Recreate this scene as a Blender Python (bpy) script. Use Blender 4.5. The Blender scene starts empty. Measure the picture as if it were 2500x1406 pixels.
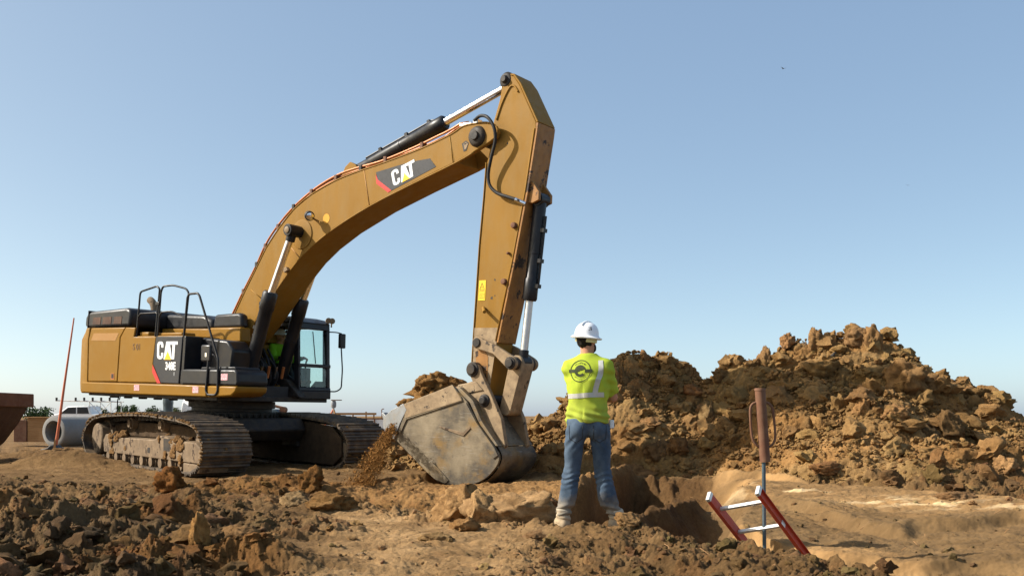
import bpy, bmesh, math, random
import numpy as np
from mathutils import Vector, Matrix, Euler

random.seed(7)
RNG = np.random.default_rng(11)
R = math.radians
S = bpy.context.scene
COL = S.collection
PI = math.pi

# ------------------------------------------------------------------ camera
# eye 1.0 m above the ground, level, 35 mm lens with a raised front (shift)
cam_data = bpy.data.cameras.new('camera')
cam = bpy.data.objects.new('camera', cam_data)
COL.objects.link(cam)
cam.location = (0, 0, 1.0)
cam.rotation_euler = (R(90), 0, 0)
cam_data.lens = 35.0
cam_data.sensor_width = 36.0
cam_data.shift_y = 312.0 / 2500.0
cam_data.clip_start = 0.1
cam_data.clip_end = 6000
S.camera = cam

# ------------------------------------------------------------------ sun, sky, exposure
SUN_T = Vector((0.797, 0.04, -0.59)).normalized()       # the way the sunlight travels
sun_el = math.asin(-SUN_T.z)
sun_az = math.atan2(-SUN_T.x, -SUN_T.y)                 # compass angle from +Y towards +X
world = bpy.data.worlds.new('World')
S.world = world
world.use_nodes = True
wn = world.node_tree.nodes
wl = world.node_tree.links
wn.clear()
sky = wn.new('ShaderNodeTexSky')
sky.sky_type = 'NISHITA'
sky.sun_disc = False
sky.sun_elevation = sun_el
sky.sun_rotation = sun_az
sky.altitude = 0
sky.air_density = 0.4
sky.dust_density = 1.3
sky.ozone_density = 3.0
bg = wn.new('ShaderNodeBackground')
bg.inputs['Strength'].default_value = 0.13
wo = wn.new('ShaderNodeOutputWorld')
vm = wn.new('ShaderNodeVectorMath'); vm.operation = 'MULTIPLY_ADD'      # thin even veil over the clear sky
vm.inputs[1].default_value = (1.317, 1.092, 0.609); vm.inputs[2].default_value = (0.63, 1.03, 1.93)
wl.new(sky.outputs[0], vm.inputs[0]); wl.new(vm.outputs[0], bg.inputs[0])
wl.new(bg.outputs[0], wo.inputs[0])

sun_data = bpy.data.lights.new('sun', 'SUN')
sun_data.energy = 5.0
sun_data.angle = R(0.5)
sun_data.color = (1.0, 0.945, 0.86)
sun = bpy.data.objects.new('sun', sun_data)
COL.objects.link(sun)
sun.rotation_euler = SUN_T.to_track_quat('-Z', 'Y').to_euler()
sun.location = (-30, -12, 30)

S.view_settings.view_transform = 'Standard'
S.view_settings.look = 'None'
S.view_settings.exposure = 0.62
S.view_settings.gamma = 1.0
S.render.engine = 'CYCLES'
S.cycles.max_bounces = 6
S.cycles.transparent_max_bounces = 12

# ------------------------------------------------------------------ noise (numpy)
def _h(ix, iy, iz, seed):
    ix = ix.astype(np.int64); iy = iy.astype(np.int64); iz = iz.astype(np.int64)
    n = (ix * 374761393 + iy * 668265263 + iz * 2147483647 * 3 + seed * 974634533) & 0xffffffff
    n = ((n ^ (n >> 13)) * 1274126177) & 0xffffffff
    n = ((n ^ (n >> 16)) * 2246822519) & 0xffffffff
    return ((n ^ (n >> 15)) & 0xffffff) / float(0x1000000)

def vnoise2(x, y, seed=0):
    ix = np.floor(x); iy = np.floor(y); fx = x - ix; fy = y - iy
    fx = fx * fx * fx * (fx * (fx * 6 - 15) + 10); fy = fy * fy * fy * (fy * (fy * 6 - 15) + 10)
    z = np.zeros_like(ix)
    a = _h(ix, iy, z, seed); b = _h(ix + 1, iy, z, seed); c = _h(ix, iy + 1, z, seed); d = _h(ix + 1, iy + 1, z, seed)
    return (a + (b - a) * fx + (c - a) * fy + (a - b - c + d) * fx * fy) * 2 - 1

def vnoise3(p, seed=0):
    i = np.floor(p); f = p - i
    f = f * f * f * (f * (f * 6 - 15) + 10)
    r = 0
    for dx in (0, 1):
        for dy in (0, 1):
            for dz in (0, 1):
                w = (f[..., 0] if dx else 1 - f[..., 0]) * (f[..., 1] if dy else 1 - f[..., 1]) * (f[..., 2] if dz else 1 - f[..., 2])
                r = r + w * _h(i[..., 0] + dx, i[..., 1] + dy, i[..., 2] + dz, seed)
    return r * 2 - 1

def fbm2(x, y, seed=0, oct=4, gain=0.5):
    r = 0; a = 1.0; f = 1.0
    for k in range(oct):
        ca, sa = math.cos(0.6 * k), math.sin(0.6 * k)
        r = r + a * vnoise2((x * ca - y * sa) * f, (x * sa + y * ca) * f, seed + k * 17); a *= gain; f *= 2.03
    return r

def fbm3(p, seed=0, oct=3, gain=0.5):
    r = 0; a = 1.0; f = 1.0
    for k in range(oct):
        r = r + a * vnoise3(p * f + k * 3.7, seed + k * 13); a *= gain; f *= 2.07
    return r

def clods2(x, y, s, seed):
    """domes of random height packed on cells of size s"""
    gx = x / s; gy = y / s
    ix = np.floor(gx); iy = np.floor(gy)
    best = np.zeros_like(gx); z = np.zeros_like(ix)
    for dx in (-1, 0, 1):
        for dy in (-1, 0, 1):
            cx = ix + dx; cy = iy + dy
            px = cx + _h(cx, cy, z, seed); py = cy + _h(cx, cy, z, seed + 1)
            am = _h(cx, cy, z, seed + 2); rr = 0.45 + 0.5 * _h(cx, cy, z, seed + 3)
            d2 = ((gx - px) ** 2 + (gy - py) ** 2) / (rr * rr)
            best = np.maximum(best, np.sqrt(np.maximum(0, 1 - d2)) * am * am * rr)
    return best * s

def smooth(a, b, x):
    t = np.clip((x - a) / (b - a), 0, 1)
    return t * t * (3 - 2 * t)

# ------------------------------------------------------------------ materials
def new_mat(name):
    m = bpy.data.materials.new(name); m.use_nodes = True
    nt = m.node_tree
    b = nt.nodes['Principled BSDF']
    return m, nt, b

def noise_node(nt, scale, detail=4, rough=0.55, coord='Object', stretch=None):
    tc = nt.nodes.new('ShaderNodeTexCoord')
    n = nt.nodes.new('ShaderNodeTexNoise')
    n.inputs['Scale'].default_value = scale; n.inputs['Detail'].default_value = detail; n.inputs['Roughness'].default_value = rough
    if stretch:
        mp = nt.nodes.new('ShaderNodeMapping'); mp.inputs['Scale'].default_value = stretch
        nt.links.new(tc.outputs[coord], mp.inputs[0]); nt.links.new(mp.outputs[0], n.inputs['Vector'])
    else:
        nt.links.new(tc.outputs[coord], n.inputs['Vector'])
    return n

def ramp(nt, src, stops):
    r = nt.nodes.new('ShaderNodeValToRGB')
    e = r.color_ramp.elements
    while len(e) > 1: e.remove(e[0])
    e[0].position = stops[0][0]; c = stops[0][1]; e[0].color = (*c, 1)
    for p, c in stops[1:]:
        k = e.new(p); k.color = (*c, 1)
    nt.links.new(src, r.inputs[0])
    return r

def mixc(nt, fac, a, b, mode='MIX'):
    m = nt.nodes.new('ShaderNodeMix'); m.data_type = 'RGBA'; m.blend_type = mode
    for i, v in ((0, fac), (6, a), (7, b)):
        if isinstance(v, (int, float)): m.inputs[i].default_value = v
        elif isinstance(v, tuple): m.inputs[i].default_value = (*v, 1)
        else: nt.links.new(v, m.inputs[i])
    return m.outputs[2]

def bump(nt, b, src, strength, dist=0.01):
    k = nt.nodes.new('ShaderNodeBump'); k.inputs['Strength'].default_value = strength; k.inputs['Distance'].default_value = dist
    nt.links.new(src, k.inputs['Height']); nt.links.new(k.outputs[0], b.inputs['Normal'])

def paint(name, c1, c2=None, rough=0.4, metal=0.0, dust=None, dust_amt=0.5, scale=3.0, spots=None, spot_lvl=0.7, spot_scale=9, stretch=None, bumpy=0.0, coat=0.0, spec=0.3):
    """painted or bare metal: slow colour drift, dusty film, chips or stains with a shape of their own"""
    m, nt, b = new_mat(name)
    n1 = noise_node(nt, scale, 5, 0.6, stretch=stretch)
    col = ramp(nt, n1.outputs[0], [(0.3, c1), (0.7, c2 or c1)]).outputs[0]
    if dust:
        n2 = noise_node(nt, scale * 2.3, 6, 0.65, stretch=stretch)
        f = ramp(nt, n2.outputs[0], [(0.42, (0, 0, 0)), (0.72, (dust_amt,) * 3)]).outputs[0]
        col = mixc(nt, f, col, dust)
    if spots:
        n3 = noise_node(nt, spot_scale, 7, 0.7)
        f = ramp(nt, n3.outputs[0], [(spot_lvl, (0, 0, 0)), (spot_lvl + 0.03, (1, 1, 1))]).outputs[0]
        col = mixc(nt, f, col, spots)
    nt.links.new(col, b.inputs['Base Color'])
    n4 = noise_node(nt, scale * 4, 4, 0.6)
    rr = ramp(nt, n4.outputs[0], [(0.3, (max(0.05, rough - 0.1),) * 3), (0.7, (min(1, rough + 0.15),) * 3)]).outputs[0]
    nt.links.new(rr, b.inputs['Roughness'])
    b.inputs['Metallic'].default_value = metal
    b.inputs['Specular IOR Level'].default_value = spec
    if coat: b.inputs['Coat Weight'].default_value = coat; b.inputs['Coat Roughness'].default_value = 0.15
    if bumpy: bump(nt, b, n4.outputs[0], bumpy, 0.02)
    return m

def soil(name, dark, mid, light, scale=1.6, fine=1.0, streak=None):
    """earth: three-tone mottling, multiplied by the 'tint' each piece of ground carries"""
    m, nt, b = new_mat(name)
    n1 = noise_node(nt, scale, 8, 0.68, coord='Object', stretch=streak)
    col = ramp(nt, n1.outputs[0], [(0.28, dark), (0.5, mid), (0.74, light)]).outputs[0]
    n2 = noise_node(nt, 26, 5, 0.7)
    g = ramp(nt, n2.outputs[0], [(0.3, (0.72,) * 3), (0.7, (1.22,) * 3)]).outputs[0]
    col = mixc(nt, 1.0, col, g, 'MULTIPLY')
    ca = nt.nodes.new('ShaderNodeAttribute'); ca.attribute_name = 'calm'      # smooth, scraped ground
    cf = nt.nodes.new('ShaderNodeMath'); cf.operation = 'MULTIPLY'; cf.inputs[1].default_value = 0.72; nt.links.new(ca.outputs['Fac'], cf.inputs[0])
    col = mixc(nt, cf.outputs[0], col, mid)
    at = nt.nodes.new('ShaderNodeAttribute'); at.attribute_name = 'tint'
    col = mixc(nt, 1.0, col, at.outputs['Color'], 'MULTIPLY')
    nt.links.new(col, b.inputs['Base Color'])
    b.inputs['Roughness'].default_value = 0.95
    b.inputs['Specular IOR Level'].default_value = 0.15
    n3 = noise_node(nt, 38, 9, 0.78)
    k = nt.nodes.new('ShaderNodeBump'); k.inputs['Distance'].default_value = 0.045
    sm = nt.nodes.new('ShaderNodeMapRange'); sm.inputs[3].default_value = 0.95 * fine; sm.inputs[4].default_value = 0.22 * fine
    nt.links.new(ca.outputs['Fac'], sm.inputs[0]); nt.links.new(sm.outputs[0], k.inputs['Strength'])
    nt.links.new(n3.outputs[0], k.inputs['Height']); nt.links.new(k.outputs[0], b.inputs['Normal'])
    return m

M = {}
M['soil'] = soil('soil', (0.115, 0.060, 0.022), (0.225, 0.128, 0.050), (0.34, 0.205, 0.088))
M['mound'] = soil('mound_soil', (0.165, 0.092, 0.033), (0.295, 0.172, 0.066), (0.40, 0.248, 0.104), scale=1.1)
M['sand'] = soil('sand', (0.27, 0.17, 0.08), (0.37, 0.235, 0.11), (0.46, 0.30, 0.15), fine=0.5)
M['rock'] = soil('rock_face', (0.20, 0.12, 0.055), (0.30, 0.19, 0.09), (0.40, 0.265, 0.135), scale=3.5)
M['yellow'] = paint('yellow_paint', (0.235, 0.119, 0.016), (0.275, 0.142, 0.022), 0.50, dust=(0.255, 0.155, 0.05), dust_amt=0.6, scale=1.6, stretch=(1.3, 1.3, 0.4), spots=(0.10, 0.06, 0.03), spot_lvl=0.80, spot_scale=9, spec=0.12)
M['yellow_body'] = paint('body_yellow_paint', (0.225, 0.107, 0.008), (0.255, 0.124, 0.011), 0.40, dust=(0.255, 0.15, 0.04), dust_amt=0.4, scale=1.2, spec=0.15)
M['black'] = paint('black_paint', (0.009, 0.010, 0.012), (0.015, 0.015, 0.018), 0.36, dust=(0.06, 0.048, 0.035), dust_amt=0.22, scale=2)
M['dark'] = paint('dark_steel', (0.018, 0.016, 0.014), (0.035, 0.03, 0.026), 0.6, dust=(0.10, 0.07, 0.04), dust_amt=0.45, scale=3)
M['hood'] = paint('charcoal_plastic', (0.010, 0.011, 0.013), (0.017, 0.018, 0.021), 0.42, dust=(0.06, 0.052, 0.044), dust_amt=0.25, scale=2)
M['panel'] = paint('decal_black', (0.022, 0.023, 0.027), (0.035, 0.036, 0.04), 0.45, spots=(0.25, 0.25, 0.25), spot_lvl=0.76, spot_scale=25)
M['chrome'] = paint('chrome', (0.82, 0.84, 0.86), (0.86, 0.87, 0.88), 0.16, metal=1.0)
M['wornrod'] = paint('dull_rod', (0.60, 0.60, 0.59), (0.68, 0.68, 0.66), 0.38, metal=0.85)
M['white_letter'] = paint('white_lettering', (0.72, 0.72, 0.70), (0.80, 0.80, 0.78), 0.5)
M['red'] = paint('red_stripe', (0.50, 0.03, 0.025), (0.55, 0.04, 0.03), 0.5)
M['tri'] = paint('triangle_yellow', (0.80, 0.47, 0.02), (0.85, 0.5, 0.03), 0.5)
M['mudsteel'] = paint('muddy_steel', (0.12, 0.08, 0.046), (0.19, 0.135, 0.082), 0.8, dust=(0.26, 0.18, 0.105), dust_amt=0.8, scale=2.5, spots=(0.055, 0.034, 0.02), spot_lvl=0.56, spot_scale=5, bumpy=0.4)
M['packed_mud_shade'] = paint('packed_mud_shade', (0.045, 0.03, 0.018), (0.085, 0.056, 0.032), 0.95, scale=5, bumpy=1.0, spec=0.1)  # mud above the track frames; painted shade on the inner plates
M['shoe'] = paint('track_shoe', (0.055, 0.045, 0.038), (0.10, 0.08, 0.062), 0.6, metal=0.25, dust=(0.25, 0.17, 0.095), dust_amt=0.9, scale=2.2, bumpy=0.5)
def worn_steel(name):
    """scoured bucket plate: dark bare steel, tan film, remains of ochre paint, scratches along the digging direction"""
    m, nt, b = new_mat(name)
    n1 = noise_node(nt, 1.5, 7, 0.66)
    col = ramp(nt, n1.outputs[0], [(0.36, (0.050, 0.044, 0.038)), (0.45, (0.11, 0.088, 0.060)), (0.55, (0.19, 0.150, 0.096)), (0.66, (0.25, 0.20, 0.13))]).outputs[0]
    n2 = noise_node(nt, 2.3, 5, 0.6)
    f = ramp(nt, n2.outputs[0], [(0.52, (0, 0, 0)), (0.66, (0.75,) * 3)]).outputs[0]
    col = mixc(nt, f, col, (0.235, 0.135, 0.035))
    tc = nt.nodes.new('ShaderNodeTexCoord'); mp = nt.nodes.new('ShaderNodeMapping'); mp.inputs['Rotation'].default_value = (0, R(38), 0); mp.inputs['Scale'].default_value = (3.0, 6.0, 42.0)
    n3 = nt.nodes.new('ShaderNodeTexNoise'); n3.inputs['Scale'].default_value = 1.0; n3.inputs['Detail'].default_value = 6; n3.inputs['Roughness'].default_value = 0.7
    nt.links.new(tc.outputs['Object'], mp.inputs[0]); nt.links.new(mp.outputs[0], n3.inputs['Vector'])
    f = ramp(nt, n3.outputs[0], [(0.58, (0, 0, 0)), (0.66, (0.55,) * 3)]).outputs[0]
    col = mixc(nt, f, col, (0.30, 0.27, 0.225))
    f = ramp(nt, n3.outputs[0], [(0.30, (0.75,) * 3), (0.40, (0, 0, 0))]).outputs[0]
    col = mixc(nt, f, col, (0.045, 0.036, 0.028))
    n4 = noise_node(nt, 5.0, 8, 0.75)
    f = ramp(nt, n4.outputs[0], [(0.60, (0, 0, 0)), (0.68, (0.8,) * 3)]).outputs[0]
    col = mixc(nt, f, col, (0.055, 0.045, 0.036))
    nt.links.new(col, b.inputs['Base Color'])
    b.inputs['Roughness'].default_value = 0.55; b.inputs['Metallic'].default_value = 0.15; b.inputs['Specular IOR Level'].default_value = 0.3
    bump(nt, b, n3.outputs[0], 0.12, 0.02)
    return m
M['bucket'] = worn_steel('worn_bucket')
M['cutter'] = paint('bare_cutter', (0.22, 0.235, 0.245), (0.30, 0.31, 0.315), 0.5, metal=0.5, dust=(0.28, 0.23, 0.17), dust_amt=0.5, scale=3)
M['bracket'] = paint('dusty_bracket', (0.24, 0.16, 0.085), (0.36, 0.26, 0.15), 0.62, dust=(0.12, 0.08, 0.045), dust_amt=0.8, scale=3.2, spots=(0.045, 0.032, 0.022), spot_lvl=0.6, spot_scale=6)
M['stickedge'] = paint('stained_paint', (0.30, 0.135, 0.03), (0.36, 0.17, 0.045), 0.5, spots=(0.035, 0.02, 0.013), spot_lvl=0.56, spot_scale=3, dust=(0.16, 0.075, 0.025), dust_amt=0.7)
M['copper'] = paint('orange_pipe', (0.40, 0.13, 0.04), (0.50, 0.18, 0.06), 0.35, metal=0.2)
M['rubber'] = paint('rubber', (0.014, 0.014, 0.015), (0.022, 0.022, 0.022), 0.55)
M['rust'] = paint('rust', (0.115, 0.048, 0.026), (0.18, 0.082, 0.045), 0.75, dust=(0.22, 0.135, 0.078), dust_amt=0.5, scale=4)
M['steelblue'] = paint('post_steel', (0.07, 0.10, 0.12), (0.13, 0.17, 0.19), 0.45, metal=0.6)
M['ladder_red'] = paint('red_fibreglass', (0.42, 0.042, 0.020), (0.50, 0.062, 0.030), 0.5, dust=(0.30, 0.16, 0.09), dust_amt=0.4, scale=7, spots=(0.22, 0.15, 0.09), spot_lvl=0.66, spot_scale=30)
M['alu'] = paint('aluminium', (0.60, 0.60, 0.58), (0.72, 0.72, 0.70), 0.42, metal=0.55, dust=(0.36, 0.27, 0.17), dust_amt=0.5, scale=8)
M['rust_dark'] = paint('dark_rust', (0.055, 0.028, 0.018), (0.11, 0.055, 0.035), 0.75, dust=(0.16, 0.095, 0.055), dust_amt=0.5, scale=3)
M['concrete'] = paint('concrete', (0.19, 0.185, 0.175), (0.25, 0.245, 0.23), 0.9, dust=(0.17, 0.155, 0.13), dust_amt=0.6, scale=2.0, bumpy=0.3)
M['white'] = paint('white_paint', (0.72, 0.72, 0.70), (0.80, 0.80, 0.78), 0.4)
M['grey'] = paint('grey_paint', (0.22, 0.24, 0.26), (0.30, 0.31, 0.32), 0.5)
M['orange'] = paint('orange_stake', (0.50, 0.13, 0.06), (0.58, 0.17, 0.08), 0.5)
M['wood'] = paint('wood', (0.25, 0.13, 0.05), (0.36, 0.20, 0.085), 0.8, stretch=(1, 1, 8))
M['warn'] = paint('warning_yellow', (0.75, 0.52, 0.02), (0.8, 0.56, 0.03), 0.5)
M['pink'] = paint('warning_pink', (0.55, 0.22, 0.25), (0.7, 0.36, 0.38), 0.5, scale=30, spots=(0.75, 0.72, 0.7), spot_lvl=0.55, spot_scale=40)
M['ink'] = paint('ink', (0.03, 0.025, 0.02), (0.05, 0.04, 0.03), 0.6)
M['stencil'] = paint('stencil_ink', (0.14, 0.075, 0.03), (0.20, 0.10, 0.04), 0.6)
M['patch'] = paint('faded_patch', (0.33, 0.165, 0.045), (0.36, 0.185, 0.055), 0.6)
M['ochre'] = paint('touch_up_paint', (0.62, 0.30, 0.02), (0.66, 0.33, 0.03), 0.5)

def glass_mat(name, tint, gloss=0.12):
    m, nt, b = new_mat(name)
    nt.nodes.remove(b)
    t = nt.nodes.new('ShaderNodeBsdfTransparent'); t.inputs[0].default_value = (*tint, 1)
    g = nt.nodes.new('ShaderNodeBsdfGlossy'); g.inputs['Roughness'].default_value = 0.03
    mx = nt.nodes.new('ShaderNodeMixShader'); lw = nt.nodes.new('ShaderNodeLayerWeight'); lw.inputs[0].default_value = 0.5
    fr = ramp(nt, lw.outputs['Facing'], [(0.0, (0.03,) * 3), (0.7, (0.07,) * 3), (1.0, (0.7,) * 3)])
    nt.links.new(fr.outputs[0], mx.inputs[0]); nt.links.new(t.outputs[0], mx.inputs[1]); nt.links.new(g.outputs[0], mx.inputs[2])
    nt.links.new(mx.outputs[0], nt.nodes['Material Output'].inputs[0])
    return m
M['glass'] = glass_mat('cab_glass', (0.90, 0.965, 0.95))

def cloth(name, c1, c2, dirt=None, dirt_z=None, scale=9, weave=220, amt=0.8):
    m, nt, b = new_mat(name)
    n1 = noise_node(nt, scale, 5, 0.6)
    col = ramp(nt, n1.outputs[0], [(0.3, c1), (0.7, c2)]).outputs[0]
    if dirt:
        tc = nt.nodes.new('ShaderNodeTexCoord'); sx = nt.nodes.new('ShaderNodeSeparateXYZ'); nt.links.new(tc.outputs['Object'], sx.inputs[0])
        n2 = noise_node(nt, 7, 6, 0.7)
        mr = nt.nodes.new('ShaderNodeMapRange'); mr.inputs[1].default_value = dirt_z[0]; mr.inputs[2].default_value = dirt_z[1]; mr.inputs[3].default_value = 1; mr.inputs[4].default_value = 0
        nt.links.new(sx.outputs[2], mr.inputs[0])
        ad = nt.nodes.new('ShaderNodeMath'); ad.operation = 'ADD'; nt.links.new(mr.outputs[0], ad.inputs[0]); nt.links.new(n2.outputs[0], ad.inputs[1])
        f = ramp(nt, ad.outputs[0], [(0.62, (0, 0, 0)), (1.0, (amt,) * 3)]).outputs[0]
        col = mixc(nt, f, col, dirt)
    nt.links.new(col, b.inputs['Base Color'])
    b.inputs['Roughness'].default_value = 0.9
    b.inputs['Specular IOR Level'].default_value = 0.2
    n3 = noise_node(nt, weave, 2, 0.5)
    bump(nt, b, n3.outputs[0], 0.15, 0.003)
    return m
M['hivis'] = cloth('hi_vis_cotton', (0.315, 0.40, 0.03), (0.39, 0.475, 0.045), dirt=(0.20, 0.20, 0.05), dirt_z=(0.75, 1.25), scale=5, amt=0.4)
M['hivis_green'] = cloth('hi_vis_green', (0.20, 0.50, 0.02), (0.30, 0.62, 0.03), scale=5)
M['denim'] = cloth('denim', (0.030, 0.050, 0.080), (0.088, 0.125, 0.172), dirt=(0.27, 0.215, 0.14), dirt_z=(0.02, 0.36), scale=6, amt=0.7)
M['cuff'] = cloth('boot_cuff', (0.40, 0.34, 0.25), (0.52, 0.45, 0.34), dirt=(0.36, 0.26, 0.15), dirt_z=(-0.05, 0.2), scale=12)
M['boot'] = cloth('boot_leather', (0.15, 0.075, 0.045), (0.22, 0.12, 0.07), dirt=(0.42, 0.33, 0.21), dirt_z=(0.0, 0.3), scale=10)
M['sole'] = cloth('boot_sole', (0.10, 0.04, 0.025), (0.16, 0.07, 0.04))
M['skin'] = cloth('skin', (0.42, 0.20, 0.12), (0.50, 0.25, 0.155), scale=20)
M['hair'] = cloth('hair', (0.010, 0.008, 0.007), (0.02, 0.016, 0.012), scale=40)
M['glove'] = cloth('work_glove', (0.16, 0.13, 0.10), (0.26, 0.21, 0.16), scale=14)
M['trouser_dark'] = cloth('dark_trousers', (0.03, 0.035, 0.04), (0.05, 0.055, 0.06))
M['helmet'] = paint('helmet_white', (0.78, 0.79, 0.80), (0.82, 0.82, 0.82), 0.3)
M['helmet_in'] = paint('helmet_lining', (0.62, 0.58, 0.30), (0.7, 0.65, 0.36), 0.6)
M['reflect'] = paint('reflective_tape', (0.42, 0.42, 0.38), (0.55, 0.55, 0.50), 0.4, metal=0.2, scale=8)
M['logo'] = paint('shirt_print', (0.022, 0.03, 0.012), (0.045, 0.055, 0.02), 0.8, scale=30)
M['leaf'] = cloth('foliage', (0.025, 0.05, 0.016), (0.07, 0.10, 0.035), scale=0.4)
M['leaf_olive'] = cloth('foliage_olive', (0.07, 0.085, 0.03), (0.13, 0.14, 0.06), scale=0.4)
M['bark'] = cloth('bark', (0.07, 0.05, 0.035), (0.12, 0.09, 0.06))

# ------------------------------------------------------------------ mesh helpers
class MB:
    """collects shapes; build() links them as ONE mesh object"""
    def __init__(s): s.v = []; s.f = []
    def add(s, vs, fs):
        o = len(s.v); s.v.extend([tuple(v) for v in vs]); s.f.extend([tuple(i + o for i in f) for f in fs]); return s
    def box(s, a, b):
        x0, y0, z0 = a; x1, y1, z1 = b
        return s.add([(x0,y0,z0),(x1,y0,z0),(x1,y1,z0),(x0,y1,z0),(x0,y0,z1),(x1,y0,z1),(x1,y1,z1),(x0,y1,z1)],
                     [(0,3,2,1),(4,5,6,7),(0,1,5,4),(1,2,6,5),(2,3,7,6),(3,0,4,7)])
    def prism(s, prof, y0, y1):
        """profile in (x, z), extruded along y"""
        n = len(prof)
        a = sum(prof[i][0] * prof[(i+1) % n][1] - prof[(i+1) % n][0] * prof[i][1] for i in range(n))
        if a < 0: prof = prof[::-1]
        if y0 > y1: y0, y1 = y1, y0
        vs = [(x, y0, z) for x, z in prof] + [(x, y1, z) for x, z in prof]
        fs = [tuple(range(n)), tuple(range(2*n-1, n-1, -1))] + [(i, n+i, n+(i+1) % n, (i+1) % n) for i in range(n)]
        return s.add(vs, [f if k < 1 else f for k, f in enumerate(fs)])
    def prism_ax(s, prof, t0, t1, M4):
        n = len(prof)
        vs = [M4 @ Vector((p[0], p[1], t0)) for p in prof] + [M4 @ Vector((p[0], p[1], t1)) for p in prof]
        return s.add(vs, [tuple(range(n-1, -1, -1)), tuple(range(n, 2*n))] + [(i, (i+1) % n, n+(i+1) % n, n+i) for i in range(n)])
    def tube(s, path, r, seg=10, closed=False, caps=True):
        P = [Vector(p) for p in path]; n = len(P)
        rr = r if isinstance(r, (list, tuple)) else [r] * n
        T = []
        for i in range(n):
            a = P[i-1] if (i > 0 or closed) else P[i]; b = P[(i+1) % n] if (i < n-1 or closed) else P[i]
            T.append((b - a).normalized())
        nrm = T[0].orthogonal().normalized(); vs = []
        for i in range(n):
            nrm = (nrm - T[i] * nrm.dot(T[i]))
            nrm = nrm.normalized() if nrm.length > 1e-6 else T[i].orthogonal().normalized()
            bn = T[i].cross(nrm)
            for k in range(seg):
                a = 2 * PI * k / seg
                vs.append(P[i] + (nrm * math.cos(a) + bn * math.sin(a)) * rr[i])
        fs = []
        for i in range(n if closed else n-1):
            j = (i+1) % n
            for k in range(seg):
                fs.append((i*seg+k, i*seg+(k+1) % seg, j*seg+(k+1) % seg, j*seg+k))
        if caps and not closed:
            fs.append(tuple(range(seg-1, -1, -1))); fs.append(tuple((n-1)*seg+k for k in range(seg)))
        return s.add(vs, fs)
    def cyl(s, a, b, r, seg=24, r2=None):
        return s.tube([a, b], [r, r if r2 is None else r2], seg)
    def lathe(s, prof, base, axis, seg=40):
        """profile of (radius, height) turned round axis through base"""
        ax = Vector(axis).normalized(); u = ax.orthogonal().normalized(); w = ax.cross(u); base = Vector(base)
        vs = []; n = len(prof)
        for r, h in prof:
            for k in range(seg):
                a = 2*PI*k/seg
                vs.append(base + ax*h + (u*math.cos(a) + w*math.sin(a))*r)
        fs = [(i*seg+k, i*seg+(k+1) % seg, (i+1)*seg+(k+1) % seg, (i+1)*seg+k) for i in range(n-1) for k in range(seg)]
        return s.add(vs, fs)
    def build(s, name, mat, parent=None, bevel=0.0, smooth_deg=35, seg=2, loc=None):
        me = bpy.data.meshes.new(name)
        me.from_pydata(s.v, [], s.f); me.validate(); me.update()
        return link(name, me, mat, parent, bevel, smooth_deg, seg)

def link(name, me, mat, parent=None, bevel=0.0, smooth_deg=35, seg=2):
    o = bpy.data.objects.new(name, me); COL.objects.link(o)
    if mat is not None: me.materials.append(mat)
    if smooth_deg:
        me.shade_smooth()
        if smooth_deg < 180: me.set_sharp_from_angle(angle=R(smooth_deg))
    if bevel:
        b = o.modifiers.new('bevel', 'BEVEL'); b.width = bevel; b.segments = seg; b.limit_method = 'ANGLE'; b.angle_limit = R(38)
    if parent: o.parent = parent
    return o

def np_mesh(name, V, F):
    """V (n,3), F (m,k) arrays"""
    V = np.ascontiguousarray(V, dtype=np.float32); F = np.ascontiguousarray(F, dtype=np.int32)
    me = bpy.data.meshes.new(name); m, k = F.shape
    me.vertices.add(len(V)); me.vertices.foreach_set('co', V.ravel())
    me.loops.add(m * k); me.loops.foreach_set('vertex_index', F.ravel())
    me.polygons.add(m); me.polygons.foreach_set('loop_start', np.arange(0, m * k, k, dtype=np.int32))
    me.update(calc_edges=True); me.validate()
    return me

def set_tint(me, C):
    a = me.attributes.new('tint', 'FLOAT_COLOR', 'POINT')
    C = np.asarray(C, dtype=np.float32)
    n = len(me.vertices)
    if C.ndim == 1: C = np.tile(C, (n, 1))
    a.data.foreach_set('color', np.concatenate([C, np.ones((n, 1), np.float32)], 1).astype(np.float32).ravel())

def empty(name, loc=(0, 0, 0), rot=(0, 0, 0)):
    o = bpy.data.objects.new(name, None); COL.objects.link(o); o.location = loc; o.rotation_euler = rot
    o.empty_display_size = 0.2
    return o

def tag(o, label, cat, group=None, kind=None):
    o['label'] = label; o['category'] = cat
    if group: o['group'] = group
    if kind: o['kind'] = kind
    return o

def structure(o):
    o['kind'] = 'structure'; return o

def arc(cx, cz, r, a0, a1, n):
    return [(cx + r*math.cos(R(a0 + (a1-a0)*i/(n-1))), cz + r*math.sin(R(a0 + (a1-a0)*i/(n-1)))) for i in range(n)]

def spline(pts, n=8):
    """Catmull-Rom through 2-D or 3-D points"""
    P = [np.array(p, float) for p in pts]; out = []
    for i in range(len(P)-1):
        p0 = P[max(i-1, 0)]; p1 = P[i]; p2 = P[i+1]; p3 = P[min(i+2, len(P)-1)]
        for k in range(n):
            t = k/n
            out.append(tuple(0.5*((2*p1) + (p2-p0)*t + (2*p0-5*p1+4*p2-p3)*t*t + (3*p1-p0-3*p2+p3)*t**3)))
    out.append(tuple(P[-1])); return out

def text_mesh(body, size, offset=0.0, extrude=0.002):
    cu = bpy.data.curves.new('lettering', 'FONT'); cu.body = body; cu.size = size; cu.offset = offset; cu.extrude = extrude
    cu.align_x = 'CENTER'; cu.align_y = 'CENTER'
    o = bpy.data.objects.new('lettering', cu)
    me = bpy.data.meshes.new_from_object(o)
    bpy.data.objects.remove(o); return me
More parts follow.
